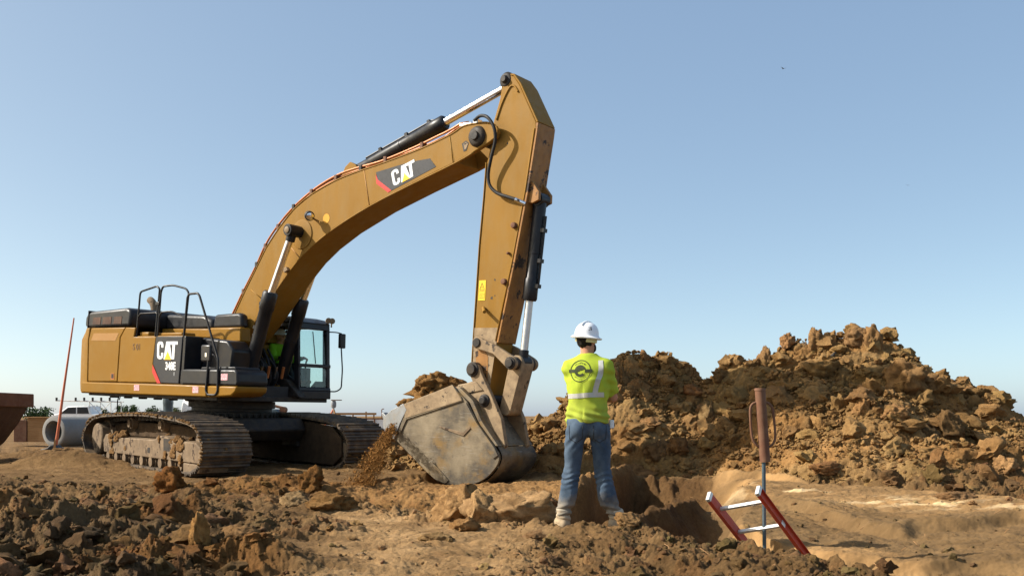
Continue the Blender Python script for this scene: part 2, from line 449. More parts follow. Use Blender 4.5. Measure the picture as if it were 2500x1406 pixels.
# ------------------------------------------------------------------ terrain
# breaks of the excavated trench, in metres (x east, y away from the camera)
LIP = np.array([(-40, 12.3), (-3.2, 12.2), (-2.2, 11.6), (-1.6, 11.1), (-0.9, 10.4), (-0.2, 9.9), (0.35, 9.5), (0.7, 9.15), (1.15, 8.45), (1.5, 8.1), (1.72, 7.7), (1.9, 7.15), (2.02, 6.7), (2.15, 6.2), (2.35, 5.5), (2.4, 3.0), (40, 2.0)])
FAR = np.array([(-40, 12.6), (-3.2, 12.5), (-2.4, 13.6), (-1.9, 16.4), (-0.9, 17.3), (0.0, 17.0), (0.6, 16.3), (1.6, 16.1), (2.4, 15.55), (3.2, 15.1), (3.6, 14.4), (4.17, 13.2), (4.9, 12.5), (5.5, 11.6), (6.1, 10.2), (6.9, 8.4), (7.4, 7.0), (8.0, 4.0), (40, 2.5)])
CREST = np.array([(-5.0, 0.0), (-2.96, 0.2), (-1.85, 0.42), (-0.74, 0.66), (0.3, 0.96), (0.89, 1.22), (1.78, 2.0), (2.07, 2.22), (2.37, 2.31), (2.89, 2.21), (3.18, 2.01), (3.45, 1.86), (3.78, 1.82), (4.16, 1.95), (4.56, 2.09), (4.84, 2.23), (5.16, 2.37), (5.62, 2.45), (5.94, 2.49), (6.48, 2.37), (6.87, 2.17), (7.26, 1.89), (7.97, 1.5), (8.47, 1.07), (8.9, 0.79), (9.61, 0.54), (10.68, 0.04), (12.5, 0.0)])
FOOT = np.array([(-5, 17.6), (-0.8, 17.4), (0.1, 16.9), (0.6, 16.4), (1.72, 16.5), (2.35, 16.2), (3.23, 15.6), (3.59, 14.55), (4.14, 13.43), (4.81, 12.99), (5.33, 12.34), (6.32, 12.79), (7.3, 13.14), (12, 13.2)])
def crest_y(x): return 18.0 - 0.7 * smooth(3.0, 4.6, x) + 0.9 * smooth(0.9, -0.4, x)


def rough_amt(x, y):
    """how cloddy the ground is at a place, 0..1"""
    u = 1250 + 2430 * x / np.maximum(y, 1)
    fg = smooth(-1.0, -2.2, x + 0.12 * (y - 6) + 0.5 * vnoise2(x * 0.8, y * 0.8, 5)) * smooth(11.5, 8.6, y) * 1.0
    mid = 0.55 * smooth(10.0, 11.0, y) * smooth(15.5, 13.5, y) * smooth(-0.3, -0.9, x)
    lip = 0.75 * np.exp(-((y - np.interp(x, LIP[:, 0], LIP[:, 1]) + 0.45) / 0.45) ** 2) * smooth(-1.9, -1.4, x) * smooth(1.9, 1.3, x)
    right = 0.9 * smooth(0.1, 0.5, y - np.interp(x, FAR[:, 0], FAR[:, 1])) * smooth(2.6, 3.4, x)
    base = 0.12 + 0.06 * vnoise2(x * 1.3, y * 1.3, 9) + 0.5 * smooth(-5.5, -7.5, x) * smooth(17, 19, y) * smooth(34, 26, y) * smooth(-0.2, 0.3, fbm2(x * 0.6, y * 0.6, 12, 2))
    lip = lip * (1 - 0.85 * np.exp(-((x - 0.88) / 0.28) ** 2 - ((y - 8.75) / 0.35) ** 2))
    near_r = 0.5 * smooth(-0.5, 0.3, x) * smooth(2.4, 2.0, x) * smooth(8.6, 7.6, y)
    return np.clip(np.maximum.reduce([fg, mid, lip, right, base, near_r]), 0, 1)

def trench_mask(x, y):
    yn = np.interp(x, LIP[:, 0], LIP[:, 1]); yf = np.interp(x, FAR[:, 0], FAR[:, 1])
    wob = 0.10 * fbm2(x * 1.7, y * 1.7, 71, 3)
    return smooth(-0.05, 0.45, y - yn + wob) * smooth(0.05, -0.10, y - yf + wob * 1.3), y - yn, yf - y

def ground_z(x, y, detail=True):
    x = np.asarray(x, float); y = np.asarray(y, float)
    z = 0.05 * fbm2(x * 0.35, y * 0.35, 3, 3)
    z = z * smooth(60, 25, y)
    A = rough_amt(x, y)
    # heaps in the left foreground and the loose berm below the bucket
    for (cx, cy, sx, sy, h) in ((-3.75, 8.2, 0.7, 0.6, 0.20), (-4.1, 9.4, 0.6, 0.5, 0.12), (-3.3, 6.5, 0.8, 0.6, 0.12), (-1.7, 6.4, 0.7, 0.5, 0.14), (-4.8, 8.2, 0.6, 0.7, 0.15), (-2.2, 7.6, 0.5, 0.5, 0.10),
                                (-2.3, 13.2, 0.5, 0.35, 0.22), (-1.3, 13.6, 0.7, 0.45, 0.26), (-3.2, 13.3, 0.7, 0.3, 0.16), (-0.75, 14.1, 0.5, 0.5, 0.22), (-5.0, 12.3, 1.2, 0.5, 0.10),
                                (1.3, 7.3, 0.5, 0.45, 0.04), (1.97, 7.5, 0.15, 0.16, 0.13), (0.9, 8.5, 0.4, 0.2, 0.05), (-8.6, 19.2, 1.0, 0.5, 0.32), (-7.6, 22, 1.6, 1.0, 0.22), (-10.5, 21.5, 1.5, 0.8, 0.2),
                                (5.9, 13.2, 1.2, 0.7, 0.25), (7.3, 12.2, 0.9, 1.4, 0.30)):
        z = z + h * np.exp(-(((x - cx) / sx) ** 2 + ((y - cy) / sy) ** 2))
    tm, dn, df = trench_mask(x, y)
    yn = y - dn; wid = np.maximum(dn + df, 0.5); t = np.clip(dn / wid, 0, 1)
    # right half: a long sandy cut rising in shallow benches; left half: a deeper slot with a steep end
    sandz = -0.52 + 0.62 * t
    bn = t * 4.2 + 0.45 * fbm2(x * 0.55, y * 0.3, 41, 3)
    sandz = sandz + 0.085 * (np.abs(bn % 1.0 - 0.28) < 0.28) * 0 + 0.12 * (smooth(0.0, 0.12, bn % 1.0) - (bn % 1.0))
    sandz = sandz - 0.016 * np.abs(fbm2(x * 0.9 + 0.4 * y, y * 4.5, 48, 4, 0.55)) + 0.008 * fbm2(x * 8, y * 13, 49, 4, 0.6)
    sandz = sandz - 0.035 * np.clip(np.sin((x + 0.35 * y) * 42 + 2.0 * vnoise2(x * 3, y * 3, 50)), 0, 1) * np.exp(-((x - 3.45) / 0.42) ** 2 - ((y - 10.9) / 0.42) ** 2)
    deep = -1.05 + 0.95 * smooth(0.88, 1.0, t) + 0.10 * vnoise2(x * 1.2, y * 1.2, 43)
    deep = deep + (0.10 * np.abs(np.sin(x * 9.5 + 1.2 * vnoise2(x * 2, y * 2, 56))) + 0.05 * fbm2(x * 5, y * 5, 57, 4, 0.6)) * smooth(0.72, 0.92, t)
    # a narrow tongue of earth left standing in the slot
    ra = np.clip(((x - 1.25) * 0.93 + (y - 10.8) * 1.6) / (0.93 ** 2 + 1.6 ** 2), -0.25, 1.1)
    rd = np.hypot(x - 1.25 - 0.93 * ra, y - 10.8 - 1.6 * ra) + 0.06 * vnoise2(x * 4, y * 4, 47)
    deep = np.maximum(deep, -0.13 + 0.08 * ra - np.maximum(rd - 0.05, 0) * 1.6)
    shelf = -0.22 + 0.20 * smooth(0.30, 0.75, t) + 0.03 * vnoise2(x, y * 2, 44)
    shelf = shelf - 0.34 * np.exp(-(((x + 0.75) / 0.75) ** 2 + ((y - 16.3) / 0.9) ** 2)) + 0.20 * np.exp(-((x - 1.38 + (14.7 - y) * 0.39) / 0.13) ** 2) * smooth(12.8, 13.6, y)  # last term: rim added along the shelf edge to lengthen the slot's shadow
    xb = 1.63 + (y - 9) * 0.228 + 0.18 * vnoise2(x * 1.5, y * 1.5, 46); k_sand = smooth(-0.15, 0.55, x - xb)
    k_shelf = smooth(0.07, -0.07, x - 1.5 + (14.7 - y) * 0.39 + 0.1 * vnoise2(x * 2, y * 2, 45))
    tz = deep * (1 - k_shelf) + shelf * k_shelf
    tz = tz * (1 - k_sand) + sandz * k_sand
    z = z * (1 - tm) + (tz + 0.3 * z) * tm
    if detail:
        a = A * (1 - 0.80 * tm) + 0.28 * tm * (1 - smooth(-0.2, 0.3, x - 1.63 - (y - 9) * 0.228))
        wx = x + 0.055 * fbm2(x * 5.5, y * 5.5, 131, 4, 0.65); wy = y + 0.055 * fbm2(x * 5.5 + 40, y * 5.5, 132, 4, 0.65)
        z = z + a * (0.42 * clods2(wx, wy, 0.50, 21) + 0.45 * clods2(wx + 3, wy, 0.21, 22) + 0.5 * clods2(wx, wy + 5, 0.095, 23) + 0.55 * clods2(wx + 7, wy, 0.045, 24))
        z = z + (0.010 + 0.060 * a) * fbm2(x * 5, y * 5, 31, 6, 0.62) * smooth(40, 20, y)
        z = z - a * 0.05 * np.abs(fbm2(x * 2.6, y * 2.6, 35, 4, 0.6)) ** 0.7
        z = z + 0.006 * fbm2(x * 3.0, y * 26, 33, 3) * tm
        z = z + 0.010 * fbm2(x * 1.6 + 0.3 * y, y * 11, 34, 4, 0.6) * smooth(13, 10, y) * (1 - tm)
    return z

def ground_tint(x, y):
    n = fbm2(x * 0.9, y * 0.9, 51, 3); n2 = fbm2(x * 2.7, y * 2.7, 52, 3)
    C = np.ones(x.shape + (3,)) * (0.92 + 0.12 * n2)[..., None]
    A = rough_amt(x, y)
    def blend(col, w):
        nonlocal C
        C = C * (1 - w[..., None]) + np.array(col) * w[..., None]
    grey = smooth(-0.15, 0.35, n) * smooth(0.4, 0.9, A) * smooth(11, 9, y) * smooth(-0.8, -1.6, x)
    blend((0.68, 0.73, 0.82), grey * 0.8)
    rust = smooth(0.25, 0.5, -n) * smooth(0.3, 0.7, A) * smooth(-0.8, -1.4, x)
    blend((1.02, 0.79, 0.52), rust * 0.75)
    berm = smooth(11.5, 12.4, y) * smooth(15.6, 14.6, y) * smooth(-4.6, -3.4, x) * smooth(0.0, -0.6, x)
    blend((0.95, 0.78, 0.52), berm * 0.8)
    path = smooth(-1.75, -1.1, x + 0.1 * (y - 7) + 0.25 * n) * smooth(0.5, -0.15, x + 0.2 * n2) * smooth(11.5, 10, y)
    C = C * 0.86
    blend((1.62, 1.72, 1.92), path * (0.75 + 0.25 * n2))
    yard = smooth(15.5, 17.5, y)
    blend((0.88, 0.88, 0.86), yard * 0.8)
    tm, dn, df = trench_mask(x, y)
    t = np.clip(dn / np.maximum(dn + df, 0.5), 0, 1)
    ks = smooth(-0.2, 0.3, x - 1.63 - (y - 9) * 0.228)
    st = fbm2(x * 0.5, y * 3.2 + x * 0.5, 61, 4)
    sand = np.array((1.22, 1.25, 1.30)) * (1.0 + 0.28 * st)[..., None]
    C = C * (1 - (tm * ks * smooth(0.02, 0.2, t))[..., None]) + sand * (tm * ks * smooth(0.02, 0.2, t))[..., None]
    greyband = smooth(-0.05, 0.22, vnoise2(x * 0.45, t * 7.5 + 0.5 * vnoise2(x * 0.8, y * 0.8, 65), 64)) * tm * ks
    blend((0.66, 0.70, 0.76), greyband * 0.85)
    salt = smooth(0.1, 0.5, fbm2(x * 2.2, y * 5, 66, 4)) * np.exp(-((t - 0.83) / 0.05) ** 2) * tm * ks * smooth(6.0, 5.0, x)
    blend((2.6, 3.3, 4.6), salt * 0.95)
    shelf = tm * (1 - ks) * smooth(12.6, 13.3, y) * smooth(0.16, -0.16, x - 1.5 + (14.7 - y) * 0.39)
    blend((1.5, 1.42, 1.3), shelf * 0.75)
    slot_shade = tm * (1 - ks) * (1 - smooth(0.16, -0.16, x - 1.5 + (14.7 - y) * 0.39)) * smooth(0.1, 0.35, t)  # shade of the slot, painted into the ground tint
    blend((0.46, 0.41, 0.37), slot_shade * 0.85)
    red = smooth(0.5, 0.75, vnoise2(x * 9, y * 9, 67)) * smooth(0.3, 0.6, A)
    blend((1.15, 0.88, 0.74), red * 0.35)
    return np.clip(C, 0.2, 4)

def build_ground():
    # rows get farther apart with distance, from just before the camera's foot to the horizon
    near = np.exp(np.linspace(math.log(3.2), math.log(5.6), 60))[:-1]
    mid = np.exp(np.linspace(math.log(5.6), math.log(26), 800))[:-1]
    far = np.exp(np.linspace(math.log(26), math.log(4500), 70))
    ys = np.concatenate([near, mid, far])
    core = np.linspace(-0.60, 0.60, 1080)
    wide = np.linspace(0.60, 2.2, 60)[1:]
    us = np.concatenate([-wide[::-1], core, wide])
    X = us[None, :] * ys[:, None]; Y = np.repeat(ys[:, None], len(us), 1)
    jit = 0.35 * (X[0, 61] - X[0, 60])
    Z = ground_z(X, Y)
    n, m = X.shape
    V = np.stack([X, Y, Z], -1).reshape(-1, 3)
    i = np.arange(n - 1)[:, None] * m + np.arange(m - 1)[None, :]
    F = np.stack([i, i + 1, i + 1 + m, i + m], -1).reshape(-1, 4)
    me = np_mesh('ground', V, F)
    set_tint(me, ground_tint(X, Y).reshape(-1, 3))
    tm, dn, df = trench_mask(X, Y)
    calm = tm * (0.0 + 1.0 * smooth(-0.2, 0.3, X - 1.63 - (Y - 9) * 0.228)) * (0.75 + 0.25 * vnoise2(X * 2, Y * 5, 54))
    path = smooth(-2.3, -1.3, X + 0.1 * (Y - 7)) * smooth(1.2, 0.4, X) * smooth(11.5, 10, Y)
    ca = me.attributes.new('calm', 'FLOAT', 'POINT'); ca.data.foreach_set('value', np.clip(np.maximum(calm, 0.2 * path), 0, 1).astype(np.float32).ravel())
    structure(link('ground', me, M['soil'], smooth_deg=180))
build_ground()

# ---- spoil heap behind the worker
def mound_z(x, y, detail=True):
    x = np.asarray(x, float); y = np.asarray(y, float)
    wx = x + 0.18 * fbm2(x * 0.9, y * 0.9, 81, 2)
    cy = crest_y(x) + 0.2 * vnoise2(x * 0.7, x * 0, 82)
    c = np.interp(wx * 0.35 + x * 0.65, CREST[:, 0], CREST[:, 1])
    yf = np.interp(x, FOOT[:, 0], FOOT[:, 1]) + 0.15 * vnoise2(x * 1.6, x * 0 + 3, 83)
    t = np.where(y < cy, (cy - y) / (cy - yf), (y - cy) / (0.8 + 1.3 * c))
    prof = 1 - t - 0.10 * np.sin(PI * np.clip(t, 0, 1)) * smooth(0.5, 2.0, c)
    z = np.where(t < 1, (c - 0.16 - 0.16 * smooth(4.5, 5.6, x)) * prof, -(t - 1) * 4.0)
    on = smooth(0.0, 0.25, z + 0.02)
    if detail:
        z = z + 1.15 * mound_disp(x, y, on)
        # the dark hollow low on the right flank
        z = z - 0.75 * np.exp(-(((x - 6.35) / 0.45) ** 2 + ((y - 14.6) / 0.42) ** 2)) * on
    return z

def mound_disp(x, y, on):
    """relief measured square to the slope"""
    x = x + 0.06 * fbm2(x * 3.2, y * 3.2, 133, 5, 0.62); y = y + 0.06 * fbm2(x * 3.2 + 30, y * 3.2, 134, 5, 0.62)
    s = y * 1.25
    d = 0.40 * clods2(x + 0.3 * y, s, 0.95, 91) + 0.42 * clods2(x, s + 0.2 * x, 0.42, 92) + 0.42 * clods2(x + 2, s, 0.19, 93) + 0.45 * clods2(x + 4, s, 0.09, 94) + 0.45 * clods2(x, s, 0.045, 95) - 0.06
    d = d + 0.050 * fbm2(x * 2.2, s * 2.0, 96, 8, 0.58)
    d = d - 0.055 * smooth(0.10, 0.0, np.abs(fbm2(x * 1.5, s * 1.5, 97, 4, 0.55)))          # clefts between lumps
    return on * d

def build_mound():
    xs = np.linspace(-5.0, 12.5, 1000); ys = np.concatenate([np.linspace(11.8, 18.3, 470), np.linspace(18.3, 22.5, 90)[1:]])
    X, Y = np.meshgrid(xs, ys)
    Z = mound_z(X, Y, False)
    dzx = np.gradient(Z, xs, axis=1); dzy = np.gradient(Z, ys, axis=0); nl = np.sqrt(1 + dzx ** 2 + dzy ** 2)
    D = mound_disp(X, Y, smooth(0.0, 0.25, Z + 0.02))
    X2 = X - dzx / nl * D; Y2 = Y - dzy / nl * D
    Z = Z + D / nl - 0.75 * np.exp(-(((X - 6.35) / 0.45) ** 2 + ((Y - 14.6) / 0.42) ** 2)) * smooth(0.0, 0.25, Z + 0.02)
    n, m = X.shape
    V = np.stack([X2, Y2, Z - 0.03], -1).reshape(-1, 3)
    i = np.arange(n - 1)[:, None] * m + np.arange(m - 1)[None, :]
    F = np.stack([i, i + 1, i + 1 + m, i + m], -1).reshape(-1, 4)
    me = np_mesh('dirt_mound', V, F)
    n1 = fbm2(X * 0.8, Y * 0.8 + Z, 111, 3); n2 = fbm2(X * 3, Y * 3 + Z * 3, 112, 3)
    C = np.ones(X.shape + (3,)) * (0.97 + 0.16 * n2)[..., None]
    w = smooth(0.0, 0.6, n1)[..., None] * 0.5; C = C * (1 - w) + np.array((0.82, 0.84, 0.72)) * w
    w = smooth(0.1, 0.6, -n1)[..., None] * 0.5; C = C * (1 - w) + np.array((1.12, 0.9, 0.68)) * w
    set_tint(me, np.clip(C, 0.3, 2).reshape(-1, 3))
    o = link('dirt_mound', me, M['mound'], smooth_deg=180)
    tag(o, 'long heap of brown excavated soil with two peaks behind the worker', 'dirt mound')
build_mound()

def soil_top(x, y):
    return np.maximum(ground_z(x, y), np.where((np.asarray(x) > -5) & (np.asarray(x) < 12.5) & (np.asarray(y) > 11.8) & (np.asarray(y) < 22.5), mound_z(x, y) - 0.03, -9))

# ---- clods and rocks
def ico(sub):
    bm = bmesh.new(); bmesh.ops.create_icosphere(bm, subdivisions=sub, radius=1.0)
    V = np.array([v.co[:] for v in bm.verts]); F = np.array([[v.index for v in f.verts] for f in bm.faces]); bm.free()
    return V, F

def clod_shape(sub, seed, lumpy=0.35, cuts=5, fine=0.10):
    V, F = ico(sub); r = np.random.default_rng(seed)
    d = 1 + lumpy * fbm3(V * 1.5 + seed * 1.7, seed, 2) + 0.5 * lumpy * fbm3(V * 3.4 + seed, seed + 3, 2)
    P = V * d[:, None]
    for _ in range(cuts):
        n = r.normal(size=3); n /= np.linalg.norm(n); lim = r.uniform(0.55, 0.85)
        s = P @ n; P = P - np.outer(np.maximum(0, s - lim), n) * 0.92
    if sub >= 3:
        P = P + V * (fine * fbm3(P * 5 + seed, seed + 7, 4, 0.6))[:, None]
        if sub >= 4: P = P + V * (0.35 * fine * fbm3(P * 16 + seed, seed + 9, 3, 0.6))[:, None]
    return P, F

def rot_mats(n, rng):
    q = rng.normal(size=(n, 4)); q /= np.linalg.norm(q, axis=1)[:, None]
    w, x, y, z = q.T
    return np.stack([np.stack([1-2*(y*y+z*z), 2*(x*y-z*w), 2*(x*z+y*w)], -1), np.stack([2*(x*y+z*w), 1-2*(x*x+z*z), 2*(y*z-x*w)], -1), np.stack([2*(x*z-y*w), 2*(y*z+x*w), 1-2*(x*x+y*y)], -1)], 1)

def scatter(name, pts, rad, tint, mat, shapes, label, cat, rng):
    n = len(pts); Rm = rot_mats(n, rng); sc = rng.uniform(0.65, 1.25, size=(n, 3))
    kind = rng.integers(0, len(shapes), n)
    Vs = []; Fs = []; Cs = []; off = 0
    for k, (P, F) in enumerate(shapes):
        idx = np.nonzero(kind == k)[0]
        if not len(idx): continue
        Q = P[None] * sc[idx][:, None, :] * rad[idx][:, None, None]
        Q = np.einsum('nij,nvj->nvi', Rm[idx], Q); Q[..., 2] *= 0.8
        Q = Q + pts[idx][:, None, :]
        Vs.append(Q.reshape(-1, 3)); Fs.append((F[None] + (np.arange(len(idx)) * len(P))[:, None, None] + off).reshape(-1, 3))
        Cs.append(np.repeat(tint[idx], len(P), 0)); off += len(idx) * len(P)
    me = np_mesh(name, np.concatenate(Vs), np.concatenate(Fs)); set_tint(me, np.concatenate(Cs))
    o = link(name, me, mat, smooth_deg=0 if len(shapes[0][0]) < 100 else 50)
    tag(o, label, cat, kind='stuff'); return o

def build_clods():
    rng = np.random.default_rng(5)
    small = [clod_shape(2, s, 0.38, 7) for s in range(1, 17)]
    big = [clod_shape(3, s, 0.42, 5, 0.16) for s in range(20, 38)]
    # over the open ground, denser where it is rough
    N = 90000
    u = rng.uniform(-0.62, 0.62, N); y = np.exp(rng.uniform(math.log(5.3), math.log(24), N)); x = u * y
    A = rough_amt(x, y); tm, _, _ = trench_mask(x, y)
    keep = rng.uniform(size=N) < np.clip(A ** 1.5 * 0.62 * (1 - 0.90 * tm) * smooth(22, 15, y) + 0.014 + 0.012 * tm * smooth(0.2, 0.5, vnoise2(x * 1.1, y * 4, 53)), 0, 1)
    x, y, A = x[keep], y[keep], A[keep]
    r = 0.0075 * (1 - rng.uniform(size=len(x))) ** (-1 / 1.7); r = np.minimum(r, 0.03 + 0.10 * A) * (0.6 + 0.4 * np.minimum(y, 14) / 9)
    z = ground_z(x, y) + r * rng.uniform(-0.25, 0.35, len(x))
    T = ground_tint(x, y) * rng.uniform(0.75, 1.2, (len(x), 1)) * (1 + rng.normal(0, 0.05, (len(x), 3)))
    p = np.stack([x, y, z], 1); b = r > 0.035
    scatter('soil_crumbs', p[~b], r[~b], T[~b], M['soil'], small, 'small brown soil crumbs strewn over the open ground', 'soil', rng)
    scatter('soil_clods', p[b], r[b], T[b], M['soil'], big, 'fist sized lumps of soil lying on the churned ground', 'soil', rng)
    # over the mound
    N = 32000
    x = rng.uniform(-3.5, 11, N); y = crest_y(x) - np.abs(rng.normal(0, 1.0, N)) * 0.62 * (crest_y(x) - np.interp(x, FOOT[:, 0], FOOT[:, 1])) + 0.2
    zm = mound_z(x, y); keep = (zm > 0.03) & (y > 12.2); x, y, zm = x[keep], y[keep], zm[keep]
    r = np.minimum(0.0125 * (1 - rng.uniform(size=len(x))) ** (-1 / 1.95), 0.2)
    z = zm + r * rng.uniform(-0.3, 0.3, len(x))
    T = np.array((0.98, 0.95, 0.9)) * rng.uniform(0.8, 1.15, (len(x), 1)) * (1 + rng.normal(0, 0.022, (len(x), 3)))
    p = np.stack([x, y, z], 1); b = r > 0.045
    scatter('mound_crumbs', p[~b], r[~b], T[~b], M['mound'], small, 'small crumbs of brown earth covering the dirt mound', 'soil', rng)
    scatter('mound_clods', p[b], r[b], T[b], M['mound'], big, 'loose lumps of earth lying on the flanks of the mound', 'soil', rng)
build_clods()

def build_roots():
    rng = np.random.default_rng(31); m = MB()
    for k in range(170):
        u = rng.uniform(-0.55, 0.5); y = math.exp(rng.uniform(math.log(5.8), math.log(13))); x = u * y
        z = float(soil_top(np.array([x]), np.array([y]))[0]); L = rng.uniform(0.04, 0.16); a = rng.uniform(0, 6.28)
        p = [(x + L * t * math.cos(a + 0.9 * t) , y + L * t * math.sin(a + 0.9 * t), z + 0.012 + 0.03 * math.sin(3 * t + k)) for t in (0, .33, .66, 1)]
        m.tube(p, rng.uniform(0.0012, 0.003), 5)
    tag(m.build('dry_roots', M['wood'], smooth_deg=180), 'thin dry roots and straw scattered over the soil', 'roots', kind='stuff')
build_roots()
# ------------------------------------------------------------------ excavator
EX = empty('excavator', (-5.65, 20.0, 0.0), (0, R(2.2), R(-36)))
tag(EX, 'large yellow tracked excavator lowering a full dirty bucket beside the trench', 'excavator')
EXM = Matrix.Translation((-5.65, 20.0, 0.0)) @ Euler((0, R(2.2), R(-36))).to_matrix().to_4x4()
UCM = Matrix.Translation((-5.75, 20.0, 0.0)) @ Euler((0, R(1.0), R(-50))).to_matrix().to_4x4()
UC_LOCAL = EXM.inverted() @ UCM

# ---- undercarriage
def closed_path(pts, step):
    P = [Vector((x, 0, z)) for x, z in pts]; n = len(P)
    L = [(P[(i+1) % n] - P[i]).length for i in range(n)]; tot = sum(L); k = int(round(tot / step)); out = []
    for j in range(k):
        d = tot * j / k; i = 0
        while d > L[i]: d -= L[i]; i += 1
        a = P[i]; b = P[(i+1) % n]
        out.append((a + (b - a) * (d / L[i]), (b - a).normalized()))
    return out

BELT = spline([(-2.35, 0.05), (-0.8, 0.04), (0.8, 0.04), (2.35, 0.05), (2.85, 0.13), (3.10, 0.33), (3.12, 0.58), (2.92, 0.80), (2.55, 0.92), (1.8, 0.985), (0.6, 1.035), (-0.4, 1.03), (-1.4, 1.0), (-2.2, 0.955), (-2.8, 0.82), (-3.1, 0.58), (-3.1, 0.33), (-2.85, 0.13), (-2.35, 0.05)], 8)[:-1]

def make_track(side):
    y0 = side * 1.375
    hw = 0.44
    b = MB()
    pads = closed_path(BELT, 0.205)
    rng = random.Random(3 + side)
    for p, t in pads:
        nrm = Vector((t.z, 0, -t.x))                 # outward from the loop
        if nrm.dot(p - Vector((0, 0, 0.5))) < 0: nrm = -nrm
        tilt = rng.uniform(-0.03, 0.03); t2 = (t + nrm * tilt).normalized()
        def q(a, w, h): v = p + t2 * a + nrm * h; return (v.x, y0 + w, v.z)
        w = hw + rng.uniform(-0.012, 0.012)
        prof = [(-0.105, -0.035), (0.112, -0.035), (0.112, 0.0), (0.098, 0.0), (0.090, 0.045), (0.066, 0.045), (0.058, 0.0), (0.012, 0.0), (0.006, 0.026), (-0.012, 0.026), (-0.018, 0.0), (-0.060, 0.0), (-0.066, 0.026), (-0.084, 0.026), (-0.092, 0.0), (-0.105, 0.0)]
        n = len(prof)
        vs = [q(a, -w, h) for a, h in prof] + [q(a, w, h) for a, h in prof]
        b.add(vs, [tuple(range(n)), tuple(range(2*n-1, n-1, -1))] + [(i, n+i, n+(i+1) % n, (i+1) % n) for i in range(n)])
    belt = b.build('crawler_track', M['shoe'], EX, smooth_deg=0)
    belt.matrix_local = UC_LOCAL
    bm = bmesh.new(); bm.from_mesh(belt.data); bmesh.ops.recalc_face_normals(bm, faces=bm.faces); bm.to_mesh(belt.data); bm.free()
    ch = MB()                                        # chain links inside the belt
    for p, t in closed_path([(x * 0.965, 0.5 + (z - 0.5) * 0.86) for x, z in BELT], 0.205):
        for yy in (-0.12, 0.12):
            c = p + Vector((0, y0 + yy, 0)); u = t * 0.09; n_ = Vector((t.z, 0, -t.x)) * 0.05
            vs = [c - u - n_ + Vector((0, s * 0.03, 0)) for s in (-1, 1)] + [c + u - n_ + Vector((0, s * 0.03, 0)) for s in (1, -1)] + [c - u + n_ + Vector((0, s * 0.03, 0)) for s in (-1, 1)] + [c + u + n_ + Vector((0, s * 0.03, 0)) for s in (1, -1)]
            ch.add(vs, [(0, 3, 2, 1), (4, 5, 6, 7), (0, 1, 5, 4), (1, 2, 6, 5), (2, 3, 7, 6), (3, 0, 4, 7)])
    ch.build('track_chain', M['dark'], belt, smooth_deg=0)
    # side frame: sloping top, caked with mud, rollers below
    fr = MB(); yo = y0 + side * 0.40
    a, c = (yo - side * 0.75, yo)
    fr.prism([(-1.9, 0.24), (2.95, 0.24), (3.02, 0.32), (3.0, 0.50), (2.75, 0.60), (1.6, 0.60), (1.45, 0.66), (1.05, 0.66), (0.9, 0.58), (-1.2, 0.56), (-1.45, 0.62), (-1.8, 0.60), (-1.95, 0.48)], a, c)
    frame = fr.build('track_frame', M['mudsteel'], belt, bevel=0.02)
    ig = MB(); ig.prism([(-2.55, 0.12), (2.55, 0.12), (2.85, 0.30), (2.85, 0.62), (2.5, 0.84), (1.6, 0.92), (-1.6, 0.94), (-2.5, 0.82), (-2.8, 0.5), (-2.7, 0.25)], yo - side * 0.76, yo - side * 0.80); ig.build('inner_shade_plate', M['packed_mud_shade'], belt, bevel=0.01)  # dark plate put where only shade lies between the tracks
    ig = MB(); ig.prism([(-2.2, 0.56), (2.4, 0.60), (2.3, 0.80), (1.2, 0.86), (-1.2, 0.87), (-2.2, 0.78)], yo - side * 0.30, yo - side * 0.74); ig.build('packed_earth', M['packed_mud_shade'], belt, bevel=0.03)
    crv = []; crf = []; crc = 0; cr = np.random.default_rng(70 + side); sh2 = [clod_shape(2, s, 0.4, 3) for s in range(70, 76)]
    for p, t in closed_path(BELT, 0.055):
        if p.z < 0.25: continue
        for ww in (-side * -0.44, cr.uniform(-0.40, 0.40)):
            if cr.uniform() < (0.25 if abs(ww) > 0.43 else 0.62 if p.z < 0.9 else 0.3): continue
            P_, F_ = sh2[cr.integers(6)]; s_ = cr.uniform(0.008, 0.030); nn = Vector((-t.z, 0, t.x)) if (Vector((-t.z, 0, t.x)).dot(p - Vector((0, 0, 0.5))) > 0) else Vector((t.z, 0, -t.x))
            crv.append(P_ * np.array((s_ * 1.3, s_ * 1.4, s_)) + np.array((p.x + nn.x * 0.012, y0 + ww, p.z + nn.z * 0.012))); crf.append(F_ + crc); crc += len(P_)
    crm = np_mesh('mud_crust', np.concatenate(crv), np.concatenate(crf)); set_tint(crm, (0.95, 0.92, 0.86)); cro = link('mud_crust', crm, M['soil'], belt, smooth_deg=0); cro['kind'] = 'stuff'
    g = MB(); g.prism([(2.28, 0.05), (2.95, 0.09), (3.0, 0.20), (2.95, 0.235), (2.28, 0.235)], yo - side * 0.5, yo + side * 0.012); g.build('track_guide', M['mudsteel'], belt, bevel=0.015)
    for xx, w, h0, h1 in ((1.5, 0.30, 0.40, 0.62), (-1.35, 0.30, 0.44, 0.60), (0.62, 0.12, 0.33, 0.43)):
        k = MB(); k.box((xx - w/2, yo - 0.02, h0), (xx + w/2, yo + 0.004 * side + 0.02 * (side > 0), h1)) if False else k.prism([(xx - w/2, h0), (xx + w/2, h0), (xx + w/2, h1), (xx - w/2, h1)], yo + side * 0.003, yo - side * 0.02)
        k.build('frame_opening', M['dark'], frame, smooth_deg=0)
    # mud thrown on the frame
    mr = np.random.default_rng(40 + side); shapes = [clod_shape(3, s, 0.5, 2, 0.2) for s in range(60, 64)]
    mv = None
